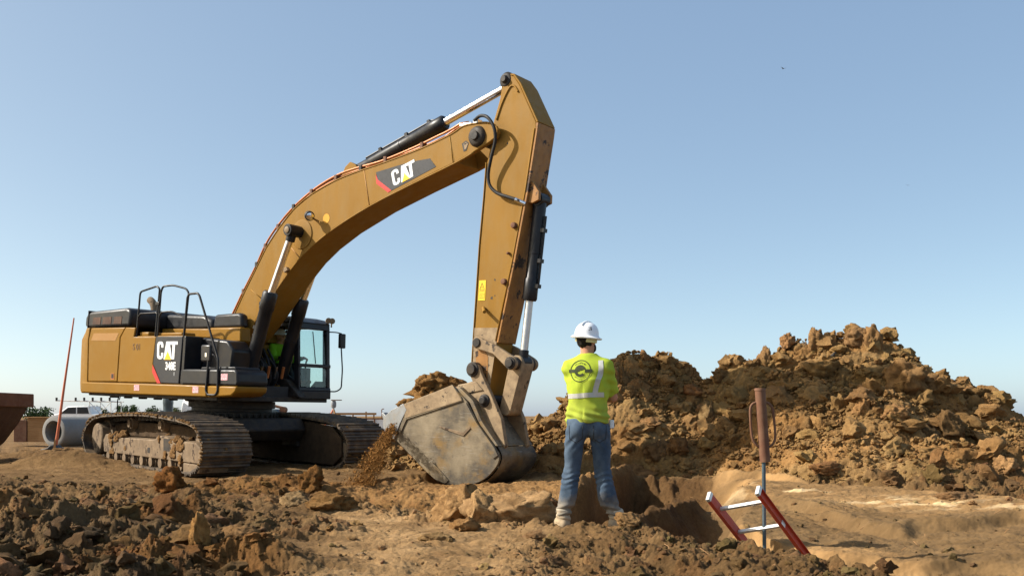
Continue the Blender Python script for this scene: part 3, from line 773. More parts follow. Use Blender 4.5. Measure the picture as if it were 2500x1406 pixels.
    for k in range(44):
        mv = MB(); P, F = shapes[k % 4]; xx = mr.choice([1.5, -1.5, 1.9, -1.2, mr.uniform(-1.8, 2.6)]) + mr.normal(0, 0.16); sz = mr.uniform(0.03, 0.10)
        zz = 0.60 + mr.uniform(-0.04, 0.03) if k % 2 else 0.26 + mr.uniform(0, 0.34)
        Q = P * np.array([sz * 1.3, sz * 0.35 if k % 2 == 0 else sz, sz]) + np.array([xx, yo + side * 0.0 if k % 2 == 0 else yo - side * mr.uniform(0.02, 0.4), zz])
        mv.add([tuple(v) for v in Q], [tuple(f) for f in F])
        mo = mv.build('mud_lump', M['soil'], frame, smooth_deg=180); set_tint(mo.data, (0.95, 0.9, 0.85))
    for xx in np.linspace(-1.65, 2.1, 9):
        r = MB(); r.lathe([(0.0, 0), (0.09, 0), (0.09, 0.06), (0.13, 0.06), (0.13, 0.16), (0.09, 0.16), (0.09, 0.5), (0.0, 0.5)], (xx, yo + side * 0.0, 0.17), (0, -side, 0), 20)
        r.build('track_roller', M['mudsteel'], belt)
    for xx in (-0.9, 0.75):
        r = MB(); r.lathe([(0, 0), (0.08, 0), (0.08, 0.05), (0.11, 0.05), (0.11, 0.45), (0, 0.45)], (xx, yo - side * 0.15, 0.84), (0, -side, 0), 18); r.build('carrier_roller', M['mudsteel'], belt)
    r = MB(); r.lathe([(0, 0), (0.30, 0), (0.33, 0.03), (0.33, 0.20), (0.40, 0.20), (0.40, 0.60), (0, 0.60)], (-2.42, yo - side * 0.02, 0.49), (0, -side, 0), 32); r.build('drive_sprocket', M['mudsteel'], belt, bevel=0.01)
    r = MB(); r.lathe([(0, 0), (0.13, 0), (0.15, 0.04), (0.38, 0.06), (0.38, 0.5), (0, 0.5)], (2.62, yo - side * 0.15, 0.47), (0, -side, 0), 32); r.build('idler_wheel', M['mudsteel'], belt)
for sd in (-1, 1): make_track(sd)

def upart(mb, name, mat, parent=EX, **k): return mb.build(name, mat, parent, **k)
cf = MB()
cf.prism([(-1.25, 0.55), (1.35, 0.55), (1.55, 0.75), (1.4, 0.98), (-1.3, 0.98), (-1.45, 0.75)], -0.95, 0.95)
for s in (-1, 1):
    for xx in (-0.95, 0.95):
        cf.prism([(xx - 0.32, 0.42), (xx + 0.32, 0.42), (xx + 0.26, 0.86), (xx - 0.26, 0.86)], s * 0.9, s * 1.2)
o = upart(cf, 'lower_chassis', M['dark'], bevel=0.03); o.matrix_local = UC_LOCAL
sr = MB(); sr.lathe([(0, 0), (0.80, 0), (0.86, 0.04), (0.86, 0.12), (0.78, 0.13), (0.78, 0.19), (0.84, 0.20), (0.84, 0.33), (0, 0.33)], (0, 0, 0.97), (0, 0, 1), 64)
for k in range(40):
    a = 2*PI*k/40; sr.cyl((0.90*math.cos(a), 0.90*math.sin(a), 0.985), (0.90*math.cos(a), 0.90*math.sin(a), 1.07), 0.028, 8)
upart(sr, 'slew_ring', M['dark'])

# ---- upper house (x forward, y to the machine's left, right side faces the camera)
W = 1.45
mf = MB(); mf.box((-2.9, -1.36, 1.32), (1.28, 1.36, 1.42)); mf.prism([(0.2, 1.42), (1.5, 1.42), (1.1, 1.75), (0.2, 2.0)], -0.62, -0.42); mf.prism([(0.2, 1.42), (1.5, 1.42), (1.1, 1.75), (0.2, 2.0)], 0.42, 0.62)
mf.box((-0.9, -0.4, 1.42), (0.1, 0.4, 2.35))
for xx in np.linspace(-2.4, 1.1, 8): mf.box((xx, -1.2, 1.285), (xx + 0.10, -1.05, 1.32))
upart(mf, 'main_frame', M['dark'], bevel=0.015)
bt = [(-3.06, 1.36), (-2.95, 1.36), (1.12, 1.38), (1.12, 1.59), (-3.05, 1.54)]
# counterweight: rounded rear
cw = MB()
outline = [(-2.80, -W), (-3.05, -W+0.01), (-3.22, -W+0.10), (-3.42, -1.0), (-3.52, -0.5), (-3.55, 0), (-3.52, 0.5), (-3.42, 1.0), (-3.22, W-0.10), (-3.05, W-0.01), (-2.80, W)]
lv = [(1.36, 0.97, 0.05), (1.42, 1.0, 0.0), (1.56, 1.02, -0.02), (2.0, 1.02, -0.01), (2.46, 1.0, 0.02), (2.60, 0.97, 0.10), (2.70, 0.93, 0.22)]
n = len(outline); vs = []
for z, sx, dx in lv:
    for x, y in outline:
        xx = -2.80 + (x + 2.80) * (1 if z < 2.5 else 0.85) ; back = max(0, (-2.85 - x) / 0.7)
        vs.append((xx + dx * min(1, back * 1.4) , y * (sx if abs(y) < 1.3 else (0.985 if z > 2.55 else 1.0)), z))
fs = []
for i in range(len(lv)-1):
    for j in range(n-1): fs.append((i*n+j+1, i*n+j, (i+1)*n+j, (i+1)*n+j+1))
    fs.append((i*n, i*n+n-1, (i+1)*n+n-1, (i+1)*n))
fs.append(tuple(range(n))); fs.append(tuple(len(vs)-1-k for k in range(n)))
cw.add(vs, fs); upart(cw, 'counterweight', M['yellow_body'], bevel=0.02, smooth_deg=50)

body = MB()
body.box((-2.795, -1.40, 1.42), (0.30, 1.40, 2.46))
upart(body, 'engine_bay', M['yellow_body'], smooth_deg=0)
d1 = MB(); d1.prism([(-2.785, 1.60), (-1.745, 1.61), (-1.67, 2.49), (-1.50, 2.69), (-2.70, 2.695), (-2.785, 2.46)], -1.40, -W); sd_rear = upart(d1, 'side_door', M['yellow_body'], bevel=0.022)
d2 = MB(); d2.prism([(-1.735, 1.61), (-0.31, 1.62), (-0.565, 1.98), (-0.485, 2.50), (-1.22, 2.50), (-1.16, 2.68), (-1.49, 2.69), (-1.66, 2.49)], -1.40, -W); sd_front = upart(d2, 'side_door', M['yellow_body'], bevel=0.018)
d3 = MB(); d3.prism([(-0.305, 1.62), (0.255, 1.615), (0.345, 2.50), (-0.478, 2.50), (-0.56, 1.98)], -1.40, -W); dec = upart(d3, 'decal_panel', M['panel'], bevel=0.01)
rs = MB(); rs.prism([(-0.565, 1.965), (-0.30, 1.615), (-0.41, 1.612), (-0.575, 1.82)], -1.449, -1.4545); upart(rs, 'stripe', M['red'], dec, smooth_deg=0)
deck = MB(); deck.box((-1.62, -1.40, 2.462), (0.36, -0.2, 2.52)); upart(deck, 'walkway_deck', M['yellow_body'], bevel=0.01)
sk = MB(); sk.prism([(-2.97, 1.37), (1.12, 1.385), (1.12, 1.56), (1.06, 1.60), (-3.0, 1.59), (-3.0, 1.45)], -1.38, -1.475); upart(sk, 'lower_skirt', M['yellow_body'], bevel=0.025)
sk = MB(); sk.prism([(1.125, 1.385), (1.80, 1.42), (1.93, 1.50), (1.95, 1.60), (1.125, 1.595)], -0.75, -1.462); upart(sk, 'front_skirt', M['yellow_body'], bevel=0.03)
# recessed latch, dust patch, warning stickers, stencil
la = MB(); la.prism([(-1.96, 1.66), (-1.84, 1.66), (-1.84, 1.78), (-1.96, 1.78)], -1.445, -1.455); latch = upart(la, 'door_latch', M['copper'], sd_rear)
la = MB(); la.prism([(-1.94, 1.68), (-1.86, 1.68), (-1.86, 1.77), (-1.94, 1.77)], -1.454, -1.4575); upart(la, 'latch_recess', M['ink'], latch, smooth_deg=0)
pt = MB(); pt.prism([(-2.69, 2.44), (-1.83, 2.43), (-1.71, 2.58), (-2.60, 2.585)], -1.449, -1.4535); upart(pt, 'worn_patch', M['patch'], sd_rear, smooth_deg=0)
for x in (-1.12, 0.72):
    st = MB(); st.prism([(x, 1.455), (x + 0.17, 1.457), (x + 0.17, 1.57), (x, 1.568)], -1.474, -1.4785); upart(st, 'warning_sticker', M['pink'], EX, smooth_deg=0)

FACE = Matrix(((1, 0, 0), (0, 0, -1), (0, 1, 0))).to_4x4()       # letter plane (u right, v up, out towards -y)
def put_text(body_, size, x, z, y, mat, parent, squash=1.0, offset=0.0, rot=0.0, shear=None):
    me = text_mesh(body_, size, offset)
    mm = Matrix.Translation((x, y, z)) @ FACE @ Matrix.Rotation(rot, 4, 'Z') @ Matrix.Diagonal((squash, 1, 1, 1))
    me.transform(mm); o = link('lettering', me, mat, parent, smooth_deg=0); return o
LC = [(.42,.66),(.285,.66),(.28,.79),(.25,.84),(.19,.84),(.15,.79),(.14,.5),(.15,.21),(.19,.16),(.25,.16),(.28,.22),(.285,.36),(.42,.36),(.42,.19),(.37,.06),(.28,0),(.15,0),(.05,.05),(0,.17),(0,.83),(.05,.95),(.15,1),(.28,1),(.37,.95),(.42,.82)]
LA = [(.44,0),(.61,1),(.83,1),(1.0,0),(.86,0),(.72,.50),(.58,0)]
LT = [(.80,1),(1.36,1),(1.36,.82),(1.19,.82),(1.15,0),(1.0,0),(1.02,.82),(.83,.82)]
LTRI = [(.505,-.03),(.72,.44),(.955,-.03)]
def cat_logo(parent, M4):
    """bold condensed three-letter mark over a yellow triangle"""
    mb = MB()
    for P in (LC, LA, LT): mb.prism_ax(P, 0.0, 0.004, M4)
    mb.build('lettering', M['white_letter'], parent, smooth_deg=0)
    t = MB(); t.prism_ax(LTRI, 0.0, 0.0075, M4); t.build('triangle_mark', M['tri'], parent, smooth_deg=0)
cat_logo(dec, Matrix.Translation((-0.43, -1.450, 2.07)) @ FACE @ Matrix.Diagonal((0.47, 0.335, 1, 1)))
put_text('348E', 0.20, 0.0, 1.935, -1.4535, M['white_letter'], dec, squash=0.80, offset=0.008)
put_text('1', 0.10, 0.12, 1.79, -1.4535, M['white_letter'], dec)
put_text('S 01', 0.17, -1.10, 2.30, -1.4535, M['stencil'], sd_front, squash=0.9, offset=0.002)

# ---- black compartment, storage box, steps, mirror
bc = MB(); bc.prism([(0.35, 1.60), (1.20, 1.60), (1.32, 2.26), (1.14, 2.44), (0.38, 2.50)], -1.05, -0.60); upart(bc, 'tool_compartment', M['black'], bevel=0.04)
bc = MB(); bc.prism([(0.30, 1.60), (0.38, 1.60), (0.44, 2.50), (0.36, 2.505)], -1.06, -1.44); upart(bc, 'compartment_frame', M['black'], bevel=0.01)
sb = MB(); sb.prism([(0.27, 1.605), (1.92, 1.605), (1.96, 1.66), (1.94, 1.84), (1.86, 1.90), (0.30, 1.89)], -0.75, -W + 0.005); box_ = upart(sb, 'storage_box', M['hood'], bevel=0.035)
lid = MB(); lid.prism([(0.78, 1.895), (1.80, 1.905), (1.76, 1.95), (0.82, 1.935)], -0.80, -1.36); upart(lid, 'box_lid', M['hood'], box_, bevel=0.015)
st = MB(); st.prism([(1.50, 1.70), (1.68, 1.705), (1.68, 1.82), (1.50, 1.815)], -1.444, -1.4485); upart(st, 'warning_sticker', M['pink'], box_, smooth_deg=0)
def rail(name, pts, r=0.019, parent=EX, mat='black', fillet=True):
    P = [Vector(p) for p in pts]; out = [P[0]]
    for i in range(1, len(P)-1):
        a = (P[i-1]-P[i]); b = (P[i+1]-P[i]); d = min(0.07, a.length*0.4, b.length*0.4)
        p0 = P[i] + a.normalized()*d; p1 = P[i] + b.normalized()*d
        for t in (0, .25, .5, .75, 1): out.append(p0*(1-t)**2 + P[i]*2*t*(1-t) + p1*t*t)
    out.append(P[-1]); m = MB(); m.tube(out, r, 10); return m.build(name, M[mat], parent, smooth_deg=60)
y = -1.40
hr = rail('handrail', [(-1.19, y, 2.50), (-1.10, y, 3.38), (-0.56, y, 3.47), (-0.47, y, 3.42), (-0.57, y, 2.50)])
rail('mid_rail', [(-1.13, y, 2.90), (-1.08, y, 2.955), (-0.56, y, 2.96), (-0.53, y, 2.93)], 0.016, hr)
y = -1.34
hr = rail('handrail', [(-0.52, y - 0.05, 2.50), (-0.44, y - 0.05, 3.36), (-0.38, y - 0.05, 3.46), (-0.14, y, 3.48), (0.18, y + 0.06, 3.41), (0.27, y + 0.06, 3.33), (0.16, y + 0.06, 2.52)])
rail('mid_rail', [(-0.48, y - 0.05, 2.88), (-0.42, y - 0.05, 2.97), (-0.16, y, 2.985), (0.14, y + 0.06, 2.88), (0.22, y + 0.06, 2.82)], 0.016, hr)
k = MB(); k.box((-0.56, -1.43, 3.10), (-0.44, -1.38, 3.17)); k.build('rail_clamp', M['black'], hr, bevel=0.01)
y = -1.43
rail('handrail', [(0.36, y, 2.50), (0.44, y, 3.22), (0.49, y, 3.28), (0.74, y, 3.29), (0.80, y, 3.24), (1.36, y - 0.02, 2.18), (1.42, y - 0.03, 2.08), (1.44, y - 0.04, 1.50), (1.38, y - 0.04, 1.43), (1.16, y - 0.04, 1.43), (1.10, y - 0.04, 1.50), (1.13, y - 0.02, 2.05)], 0.021)
mi = MB(); mi.box((0.92, -1.47, 2.03), (1.20, -1.41, 2.34)); mir = upart(mi, 'side_mirror', M['black'], bevel=0.035)
rail('mirror_arm', [(1.14, -1.44, 2.16), (1.26, -1.42, 2.16), (1.33, -1.40, 2.02), (1.33, -1.38, 1.92)], 0.014, mir)
mi = MB(); mi.box((1.06, -1.475, 2.12), (1.10, -1.468, 2.19)); mi.build('mirror_clamp', M['chrome'], mir, smooth_deg=0)
wl_ = MB(); wl_.box((-1.15, -1.36, 2.52), (-0.85, -1.05, 2.60)); wl_.box((-0.50, -1.36, 2.52), (0.20, -1.05, 2.58)); upart(wl_, 'walkway_step', M['yellow_body'], bevel=0.02)

# ---- hood
hd = MB(); hd.prism([(-3.02, 2.70), (-3.10, 2.74), (-3.08, 2.93), (-2.99, 3.02), (-2.86, 3.045), (-1.62, 3.09), (-1.50, 3.05), (-1.46, 2.96), (-1.50, 2.72)], -1.36, 1.36)
hood = upart(hd, 'engine_hood', M['hood'], bevel=0.06, seg=3)
hs = MB(); hs.prism([(-2.985, 2.68), (-2.965, 2.68), (-2.93, 3.06), (-2.95, 3.06)], -1.372, 1.372); hs.build('hood_seam', M['black'], hood, smooth_deg=0)
for x0, x1 in ((-2.80, -2.50), (-2.44, -2.12), (-2.05, -1.76)):
    w_ = MB(); w_.prism([(x0, 2.775), (x1 - 0.02, 2.77), (x1, 2.92), (x0 + 0.03, 2.915)], -1.358, -1.366); w_.build('vent_window', M['rust_dark'], hood, smooth_deg=0)
hd = MB(); hd.prism([(-1.48, 2.70), (0.05, 2.70), (0.02, 2.88), (-0.25, 2.98), (-1.48, 3.02)], -0.55, 1.30); upart(hd, 'front_hood', M['hood'], bevel=0.06)
hd = MB(); hd.prism([(-1.5, 2.50), (0.30, 2.50), (0.30, 2.70), (-1.5, 2.72)], -0.62, 1.36); upart(hd, 'hood_base', M['yellow_body'], bevel=0.02)
hd = MB(); hd.prism([(0.06, 2.72), (0.95, 2.72), (0.93, 2.96), (0.82, 3.00), (0.12, 2.98)], 0.05 - 0.62, -0.40); upart(hd, 'air_cleaner_box', M['hood'], bevel=0.05)
hd = MB(); hd.prism([(0.05, 2.44), (1.0, 2.44), (0.98, 2.72), (0.05, 2.72)], -0.63, -0.38); upart(hd, 'tank_cover', M['yellow_body'], bevel=0.03)
ex = MB(); pth = spline([(-1.95, -0.5, 3.0), (-1.96, -0.5, 3.17), (-2.02, -0.5, 3.28), (-2.12, -0.5, 3.34)], 4); ex.tube(pth, [0.075]*(len(pth)-1) + [0.07], 18); upart(ex, 'exhaust_stack', M['mudsteel'], smooth_deg=50)

# ---- boom
BOOM = [(-0.01, 2.4), (0.04, 2.52), (0.34, 2.87), (0.7, 3.4), (1.07, 3.9), (1.31, 4.23), (1.65, 4.57), (2.06, 4.90), (2.52, 5.13), (3.14, 5.32), (3.75, 5.43), (4.33, 5.51), (5.16, 5.65), (5.78, 5.80), (6.03, 5.90), (6.28, 5.91), (6.50, 5.90), (6.68, 5.83), (6.74, 5.73), (6.70, 5.64), (6.58, 5.58), (6.27, 5.46), (5.9, 5.33), (4.91, 5.06), (3.99, 4.79), (3.14, 4.47), (2.61, 4.21), (2.24, 3.97), (1.91, 3.69), (1.59, 3.38), (1.25, 3.04), (0.78, 2.60), (0.31, 2.28), (0.15, 2.19), (0.02, 2.24)]
def smooth_outline(P, keep, n=4):
    return P
main_i = [p for p in BOOM if p[0] < 5.95]
top = [p for p in BOOM[:14]]; bot = [p for p in BOOM[22:]]
bo = MB(); bo.prism(top + bot, -0.34, 0.34)
boom = upart(bo, 'boom', M['yellow'], bevel=0.022, smooth_deg=28)
for s in (-1, 1):
    ck = MB(); ck.prism([(5.70, 5.775), (5.78, 5.80)] + BOOM[14:22] + [(5.9, 5.335), (5.80, 5.31)], s * 0.337, s * 0.25); ck.build('boom_cheek', M['yellow'], boom, bevel=0.015)
for e in ([p for p in BOOM[2:19]], [p for p in BOOM[21:33]]):
    wd = MB(); wd.tube([(x, -0.336, z) for x, z in spline(e, 3)], 0.014, 8); wd.build('edge_bead', M['yellow'], boom, smooth_deg=180)
for a, b_ in (((3.99, 4.81), (3.84, 5.42)), ((5.85, 5.34), (5.76, 5.77)), ((2.27, 3.98), (1.94, 4.26)), ((0.90, 3.46), (1.22, 3.28))):
    wd = MB(); wd.tube([(a[0], -0.340, a[1]), (b_[0], -0.340, b_[1])], 0.010, 6); wd.build('weld_seam', M['yellow'] if a[0] > 5 or a[0] < 1 else M['patch'], boom, smooth_deg=180)
dk = MB(); dk.prism([(4.13, 5.36), (4.9, 5.45), (5.35, 5.46), (5.49, 5.31), (4.5, 5.01), (4.18, 5.22)], -0.339, -0.3445); decal = dk.build('boom_decal', M['panel'], boom, smooth_deg=0)
dk = MB(); dk.prism([(4.125, 5.33), (4.185, 5.225), (4.505, 5.015), (4.43, 4.985), (4.15, 5.16)], -0.3385, -0.346); dk.build('stripe', M['red'], boom, smooth_deg=0)
cat_logo(boom, Matrix.Translation((4.555, -0.3445, 5.075)) @ FACE @ Matrix.Rotation(R(16), 4, 'Z') @ Matrix.Diagonal((0.40, 0.27, 1, 1)))
tp = MB(); tp.prism(arc(2.93, 4.66, 0.085, 0, 340, 18), -0.339, -0.3445); tp.build('touch_up_spot', M['ochre'], boom, smooth_deg=0)
# foot
ft = MB(); ft.cyl((0.10, -0.50, 2.33), (0.10, 0.50, 2.33), 0.15, 28); ft.cyl((0.10, -0.56, 2.33), (0.10, 0.56, 2.33), 0.07, 20); ft.build('foot_pin', M['bracket'], boom, bevel=0.01)
bk = MB()
for s in (-1, 1): bk.prism([(-0.35, 1.42), (1.15, 1.42), (0.85, 1.70), (0.38, 2.05), (0.30, 2.35), (0.14, 2.50), (-0.02, 2.46), (-0.10, 2.30)], s * 0.36, s * 0.46)
upart(bk, 'boom_bracket', M['yellow'], bevel=0.02)
# tip pin
tpn = MB()
tpn.lathe([(0, -0.10), (0.07, -0.10), (0.075, -0.07), (0.035, -0.065), (0.12, -0.06), (0.15, -0.04), (0.17, 0.0), (0.17, 0.02), (0, 0.02)], (6.33, -0.335, 5.70), (0, 1, 0), 30); tpn.cyl((6.33, -0.30, 5.70), (6.33, 0.38, 5.70), 0.12)
tpn.build('tip_pin', M['dark'], boom, bevel=0.006)
# cylinder boss on the side
bs = MB(); bs.lathe([(0, 0), (0.27, 0), (0.27, 0.018), (0.25, 0.022), (0, 0.022)], (2.30, -0.338, 4.42), (0, -1, 0), 36); bs.build('boss_plate', M['yellow'], boom, bevel=0.004)
bs = MB(); bs.cyl((2.26, -0.66, 4.46), (2.26, 0.66, 4.46), 0.105, 28); bs.build('boss_pin', M['black'], boom, bevel=0.02)
bs = MB(); bs.lathe([(0, 0), (0.06, 0), (0.06, 0.02), (0.03, 0.03), (0, 0.03)], (2.26, -0.66, 4.46), (0, -1, 0), 16); bs.build('pin_cap', M['bracket'], boom)

def cylinder(name, a, b_, c, rb, rr, rodmat, eye_r=0.11, parent=EX):
    """barrel a->b, rod b->c, eyes at both ends (axis across the machine)"""
    a, b_, c = Vector(a), Vector(b_), Vector(c); d = (b_ - a).normalized(); u = Vector((0, 1, 0))
    m = MB(); L = (b_ - a).length
    m.lathe([(0, 0.02), (rb*0.9, 0.02), (rb, 0.06), (rb, L*0.52), (rb*1.06, L*0.522), (rb*1.06, L*0.535), (rb, L*0.537), (rb, L - 0.36), (rb*1.12, L - 0.34), (rb*1.12, L - 0.03), (rb*0.95, L), (rr*1.15, L), (0, L)], a, d, 32)
    m.cyl(a - u * rb * 1.1, a + u * rb * 1.1, eye_r, 24)
    side = d.cross(u).normalized()
    m.tube([a + d*0.25 + side*(rb+0.03), a + d*(L - 0.25) + side*(rb + 0.03), a + d*(L-0.16) + side*(rb*0.9)], 0.022, 8)
    for f in (0.3, 0.6, 0.85):
        p = a + d * L * f; m.add(*box_at(p + side*(rb + 0.02), d, side, u, 0.03, 0.035, 0.05))
    body_ = m.build(name, M['black'], parent, smooth_deg=40)
    r = MB(); r.cyl(b_ - d*0.2, c - d*eye_r*0.6, rr, 28); rod = r.build('piston_rod', M[rodmat], body_, smooth_deg=40)
    e = MB(); e.cyl(c - u*rb*1.05, c + u*rb*1.05, eye_r, 24); e.cyl(c - d*(eye_r + 0.09), c - d*eye_r*0.5, rr*1.25, 20); e.build('rod_eye', M['black'], body_, bevel=0.01)
    return body_
def box_at(p, ax, ay, az, hx, hy, hz):
    vs = [p + ax*sx*hx + ay*sy*hy + az*sz*hz for sx, sy, sz in ((-1,-1,-1),(1,-1,-1),(1,1,-1),(-1,1,-1),(-1,-1,1),(1,-1,1),(1,1,1),(-1,1,1))]
    return vs, [(0,3,2,1),(4,5,6,7),(0,1,5,4),(1,2,6,5),(2,3,7,6),(3,0,4,7)]
cylinder('boom_cylinder', (1.06, -0.52, 1.62), (1.69, -0.52, 3.37), (2.26, -0.53, 4.46), 0.125, 0.068, 'chrome')
cylinder('boom_cylinder', (0.80, 0.50, 1.62), (1.42, 0.50, 3.34), (1.98, 0.51, 4.42), 0.125, 0.068, 'chrome')
cylinder('stick_cylinder', (3.35, 0.0, 5.53), (5.37, 0.0, 6.135), (6.77, 0.0, 6.56), 0.115, 0.066, 'chrome')
sl = MB()
for s in (-1, 1): sl.prism([(3.05, 5.28), (3.62, 5.38), (3.48, 5.60), (3.34, 5.66), (3.22, 5.58)], s*0.14, s*0.20)
sl.build('cylinder_lug', M['yellow'], boom, bevel=0.012)
# pipes, clamps, hoses
top_r = [(0.20, 2.75), (0.34, 2.87), (0.7, 3.4), (1.07, 3.9), (1.31, 4.23), (1.65, 4.57), (2.06, 4.90), (2.52, 5.13), (3.14, 5.32), (3.75, 5.43), (4.33, 5.51), (5.16, 5.65), (5.62, 5.755)]
def offset_path(P, d):
    out = []
    for i, p in enumerate(P):
        a = np.array(P[max(i-1, 0)]); b_ = np.array(P[min(i+1, len(P)-1)]); t = (b_-a)/np.linalg.norm(b_-a); out.append((p[0]-t[1]*d, p[1]+t[0]*d))
    return out
for yy, d, r_ in ((-0.31, 0.075, 0.020), (-0.25, 0.06, 0.018), (0.28, 0.07, 0.02)):
    P = offset_path(top_r, d); P = spline(P, 5)
    P = [(x, yy, z + 0.02*math.sin(i*0.35)*(yy < -0.3)) for i, (x, z) in enumerate(P)]
    if yy < 0: P += [(5.80, yy, 5.90), (5.95, yy, 5.955), (6.12, yy, 5.96)]
    m = MB(); m.tube(P, r_, 10); m.build('hydraulic_pipe', M['copper'], boom, smooth_deg=180)
cl = offset_path(top_r, 0.05)
for i in (1, 2, 3, 4, 5, 6, 7, 8, 9, 10, 11):
    x, z = cl[i]; m = MB(); m.box((x-0.035, -0.345, z-0.055), (x+0.035, -0.20, z+0.055)); m.build('pipe_clamp', M['rust'] if i % 3 else M['dark'], boom, bevel=0.012)
m = MB(); m.box((5.95, -0.34, 5.90), (6.20, -0.18, 5.955)); m.box((6.22, -0.33, 5.90), (6.32, -0.2, 5.99)); m.build('hose_block', M['chrome'], boom, bevel=0.01)
def hose(pts, r_=0.024, mat='rubber', parent=None, name='hydraulic_hose'):
    m = MB(); m.tube(spline(pts, 10), r_, 10); return m.build(name, M[mat], parent or boom, smooth_deg=180)
hose([(6.28, -0.36, 5.955), (6.45, -0.42, 5.99), (6.62, -0.45, 5.93), (6.74, -0.44, 5.76), (6.74, -0.40, 5.56), (6.64, -0.36, 5.32), (6.57, -0.33, 5.08), (6.60, -0.32, 4.90), (6.74, -0.31, 4.77), (6.95, -0.30, 4.69), (7.12, -0.28, 4.63), (7.20, -0.24, 4.58)], 0.027)
m = MB(); m.cyl((7.08, -0.285, 4.645), (7.24, -0.225, 4.57), 0.036, 12); m.build('hose_fitting', M['chrome'], boom)
hose([(1.95, 0.05, 4.88), (2.12, 0.05, 5.10), (2.45, 0.05, 5.36), (2.80, 0.05, 5.46), (3.15, 0.05, 5.52), (3.4, 0.05, 5.60)], 0.026)
hose([(1.92, -0.10, 4.82), (2.15, -0.12, 5.08), (2.5, -0.1, 5.33), (2.85, -0.08, 5.45), (3.2, -0.06, 5.55)], 0.022)
m = MB(); m.cyl((3.12, 0.05, 5.515), (3.30, 0.05, 5.57), 0.045, 12); m.build('hose_fitting', M['chrome'], boom)
for k, yy in enumerate((-0.28, -0.2, -0.12)):
    hose([(-0.15, yy, 2.10), (-0.10, yy, 2.45), (0.0, yy - 0.02, 2.72), (0.16, yy, 2.90), (0.26, yy, 2.96)], 0.022, 'copper' if k == 1 else 'rubber')
# work lamp on the side
lp = MB(); lp.lathe([(0, 0), (0.05, 0), (0.085, 0.05), (0.09, 0.11), (0.08, 0.12), (0, 0.11)], (2.62, -0.50, 4.73), (0.85, -0.35, -0.4), 20); lamp = lp.build('work_lamp', M['dark'], boom, bevel=0.006)
lp = MB(); lp.lathe([(0, 0), (0.07, 0), (0.05, 0.015), (0, 0.018)], (2.722, -0.543, 4.68), (0.85, -0.35, -0.4), 20); lp.build('lamp_lens', M['chrome'], lamp)
rail('lamp_bracket', [(2.40, -0.35, 4.80), (2.52, -0.47, 4.78), (2.62, -0.49, 4.70), (2.76, -0.36, 4.62)], 0.016, lamp, 'yellow')
m = MB(); m.prism([(1.86, 3.80), (1.95, 3.84), (2.0, 3.78), (1.90, 3.73)], -0.34, -0.40); m.build('tie_lug', M['bracket'], boom, bevel=0.006)
rp = MB(); rp.prism([(6.02, 5.62), (6.10, 5.66), (6.16, 5.62), (6.12, 5.50), (6.06, 5.49)], -0.336, -0.3415); rp.build('worn_label', M['ink'], boom, smooth_deg=0)
rp = MB(); rp.prism([(6.055, 5.61), (6.10, 5.64), (6.15, 5.60), (6.11, 5.53), (6.085, 5.52)], -0.341, -0.3435); rp.build('label_face', M['bracket'], boom, smooth_deg=0)

# ---- stick
SK_F = [(6.86, 6.62), (6.93, 6.60), (7.05, 6.45), (7.39, 5.82), (7.40, 5.72), (7.25, 4.75), (7.05, 3.72), (6.76, 2.41), (6.62, 1.55), (6.50, 1.45), (6.40, 1.55), (6.28, 2.0), (6.30, 2.66), (6.36, 3.98), (6.42, 4.76), (6.45, 5.30), (6.53, 5.63), (6.56, 5.95), (6.66, 6.25), (6.72, 6.52), (6.78, 6.60)]
sk = MB(); sk.prism(SK_F, -0.22, 0.22)
stick = upart(sk, 'stick', M['yellow'], bevel=0.018, smooth_deg=25)
bp = MB()                                             # stained front plate, proud of the side plates
bp.prism([(7.395, 5.80), (7.44, 5.80), (7.425, 5.66), (7.285, 4.75), (7.08, 3.70), (6.80, 2.42), (6.762, 2.42), (7.045, 3.72), (7.245, 4.75), (7.396, 5.72)], -0.235, 0.235)
bp.build('front_plate', M['stickedge'], stick, bevel=0.008)
bp = MB(); bp.prism([(6.88, 6.635), (6.945, 6.625), (7.08, 6.46), (7.44, 5.81), (7.40, 5.80), (7.052, 6.445), (6.93, 6.595), (6.86, 6.615)], -0.235, 0.235); bp.build('nose_plate', M['yellow'], stick, bevel=0.01)
bp = MB(); bp.prism([(6.275, 2.0), (6.255, 2.0), (6.28, 2.66), (6.34, 3.98), (6.40, 4.76), (6.43, 5.30), (6.448, 5.30), (6.418, 4.76), (6.358, 3.98), (6.298, 2.66)], -0.235, 0.235); bp.build('rear_plate', M['yellow'], stick, bevel=0.006)
rb = MB(); rb.tube([(x, -0.225, z) for x, z in spline([(6.62, 5.95), (6.72, 6.20), (6.86, 6.42), (6.95, 6.43), (7.03, 6.33)], 6)], 0.016, 8); rb.build('edge_bead', M['yellow'], stick, smooth_deg=180)
rb = MB(); rb.tube([(x, -0.225, z) for x, z in [(7.36, 5.72), (7.225, 4.78), (7.02, 3.72), (6.74, 2.45)]], 0.015, 8); rb.build('edge_bead', M['yellow'], stick, smooth_deg=180)
lw = MB(); lw.prism([(6.30, 2.66), (6.80, 2.66), (6.755, 2.42), (6.63, 1.60), (6.5, 1.47), (6.42, 1.58), (6.29, 2.0)], -0.219, -0.228); lw.build('worn_end_plate', M['bracket'], stick, smooth_deg=0)
lk = MB(); lk.prism([(6.34, 2.28), (6.50, 2.34), (6.60, 2.20), (6.60, 1.72), (6.5, 1.6), (6.40, 1.75)], -0.227, -0.2335); lk.build('grease_stain', M['stickedge'], stick, smooth_deg=0)
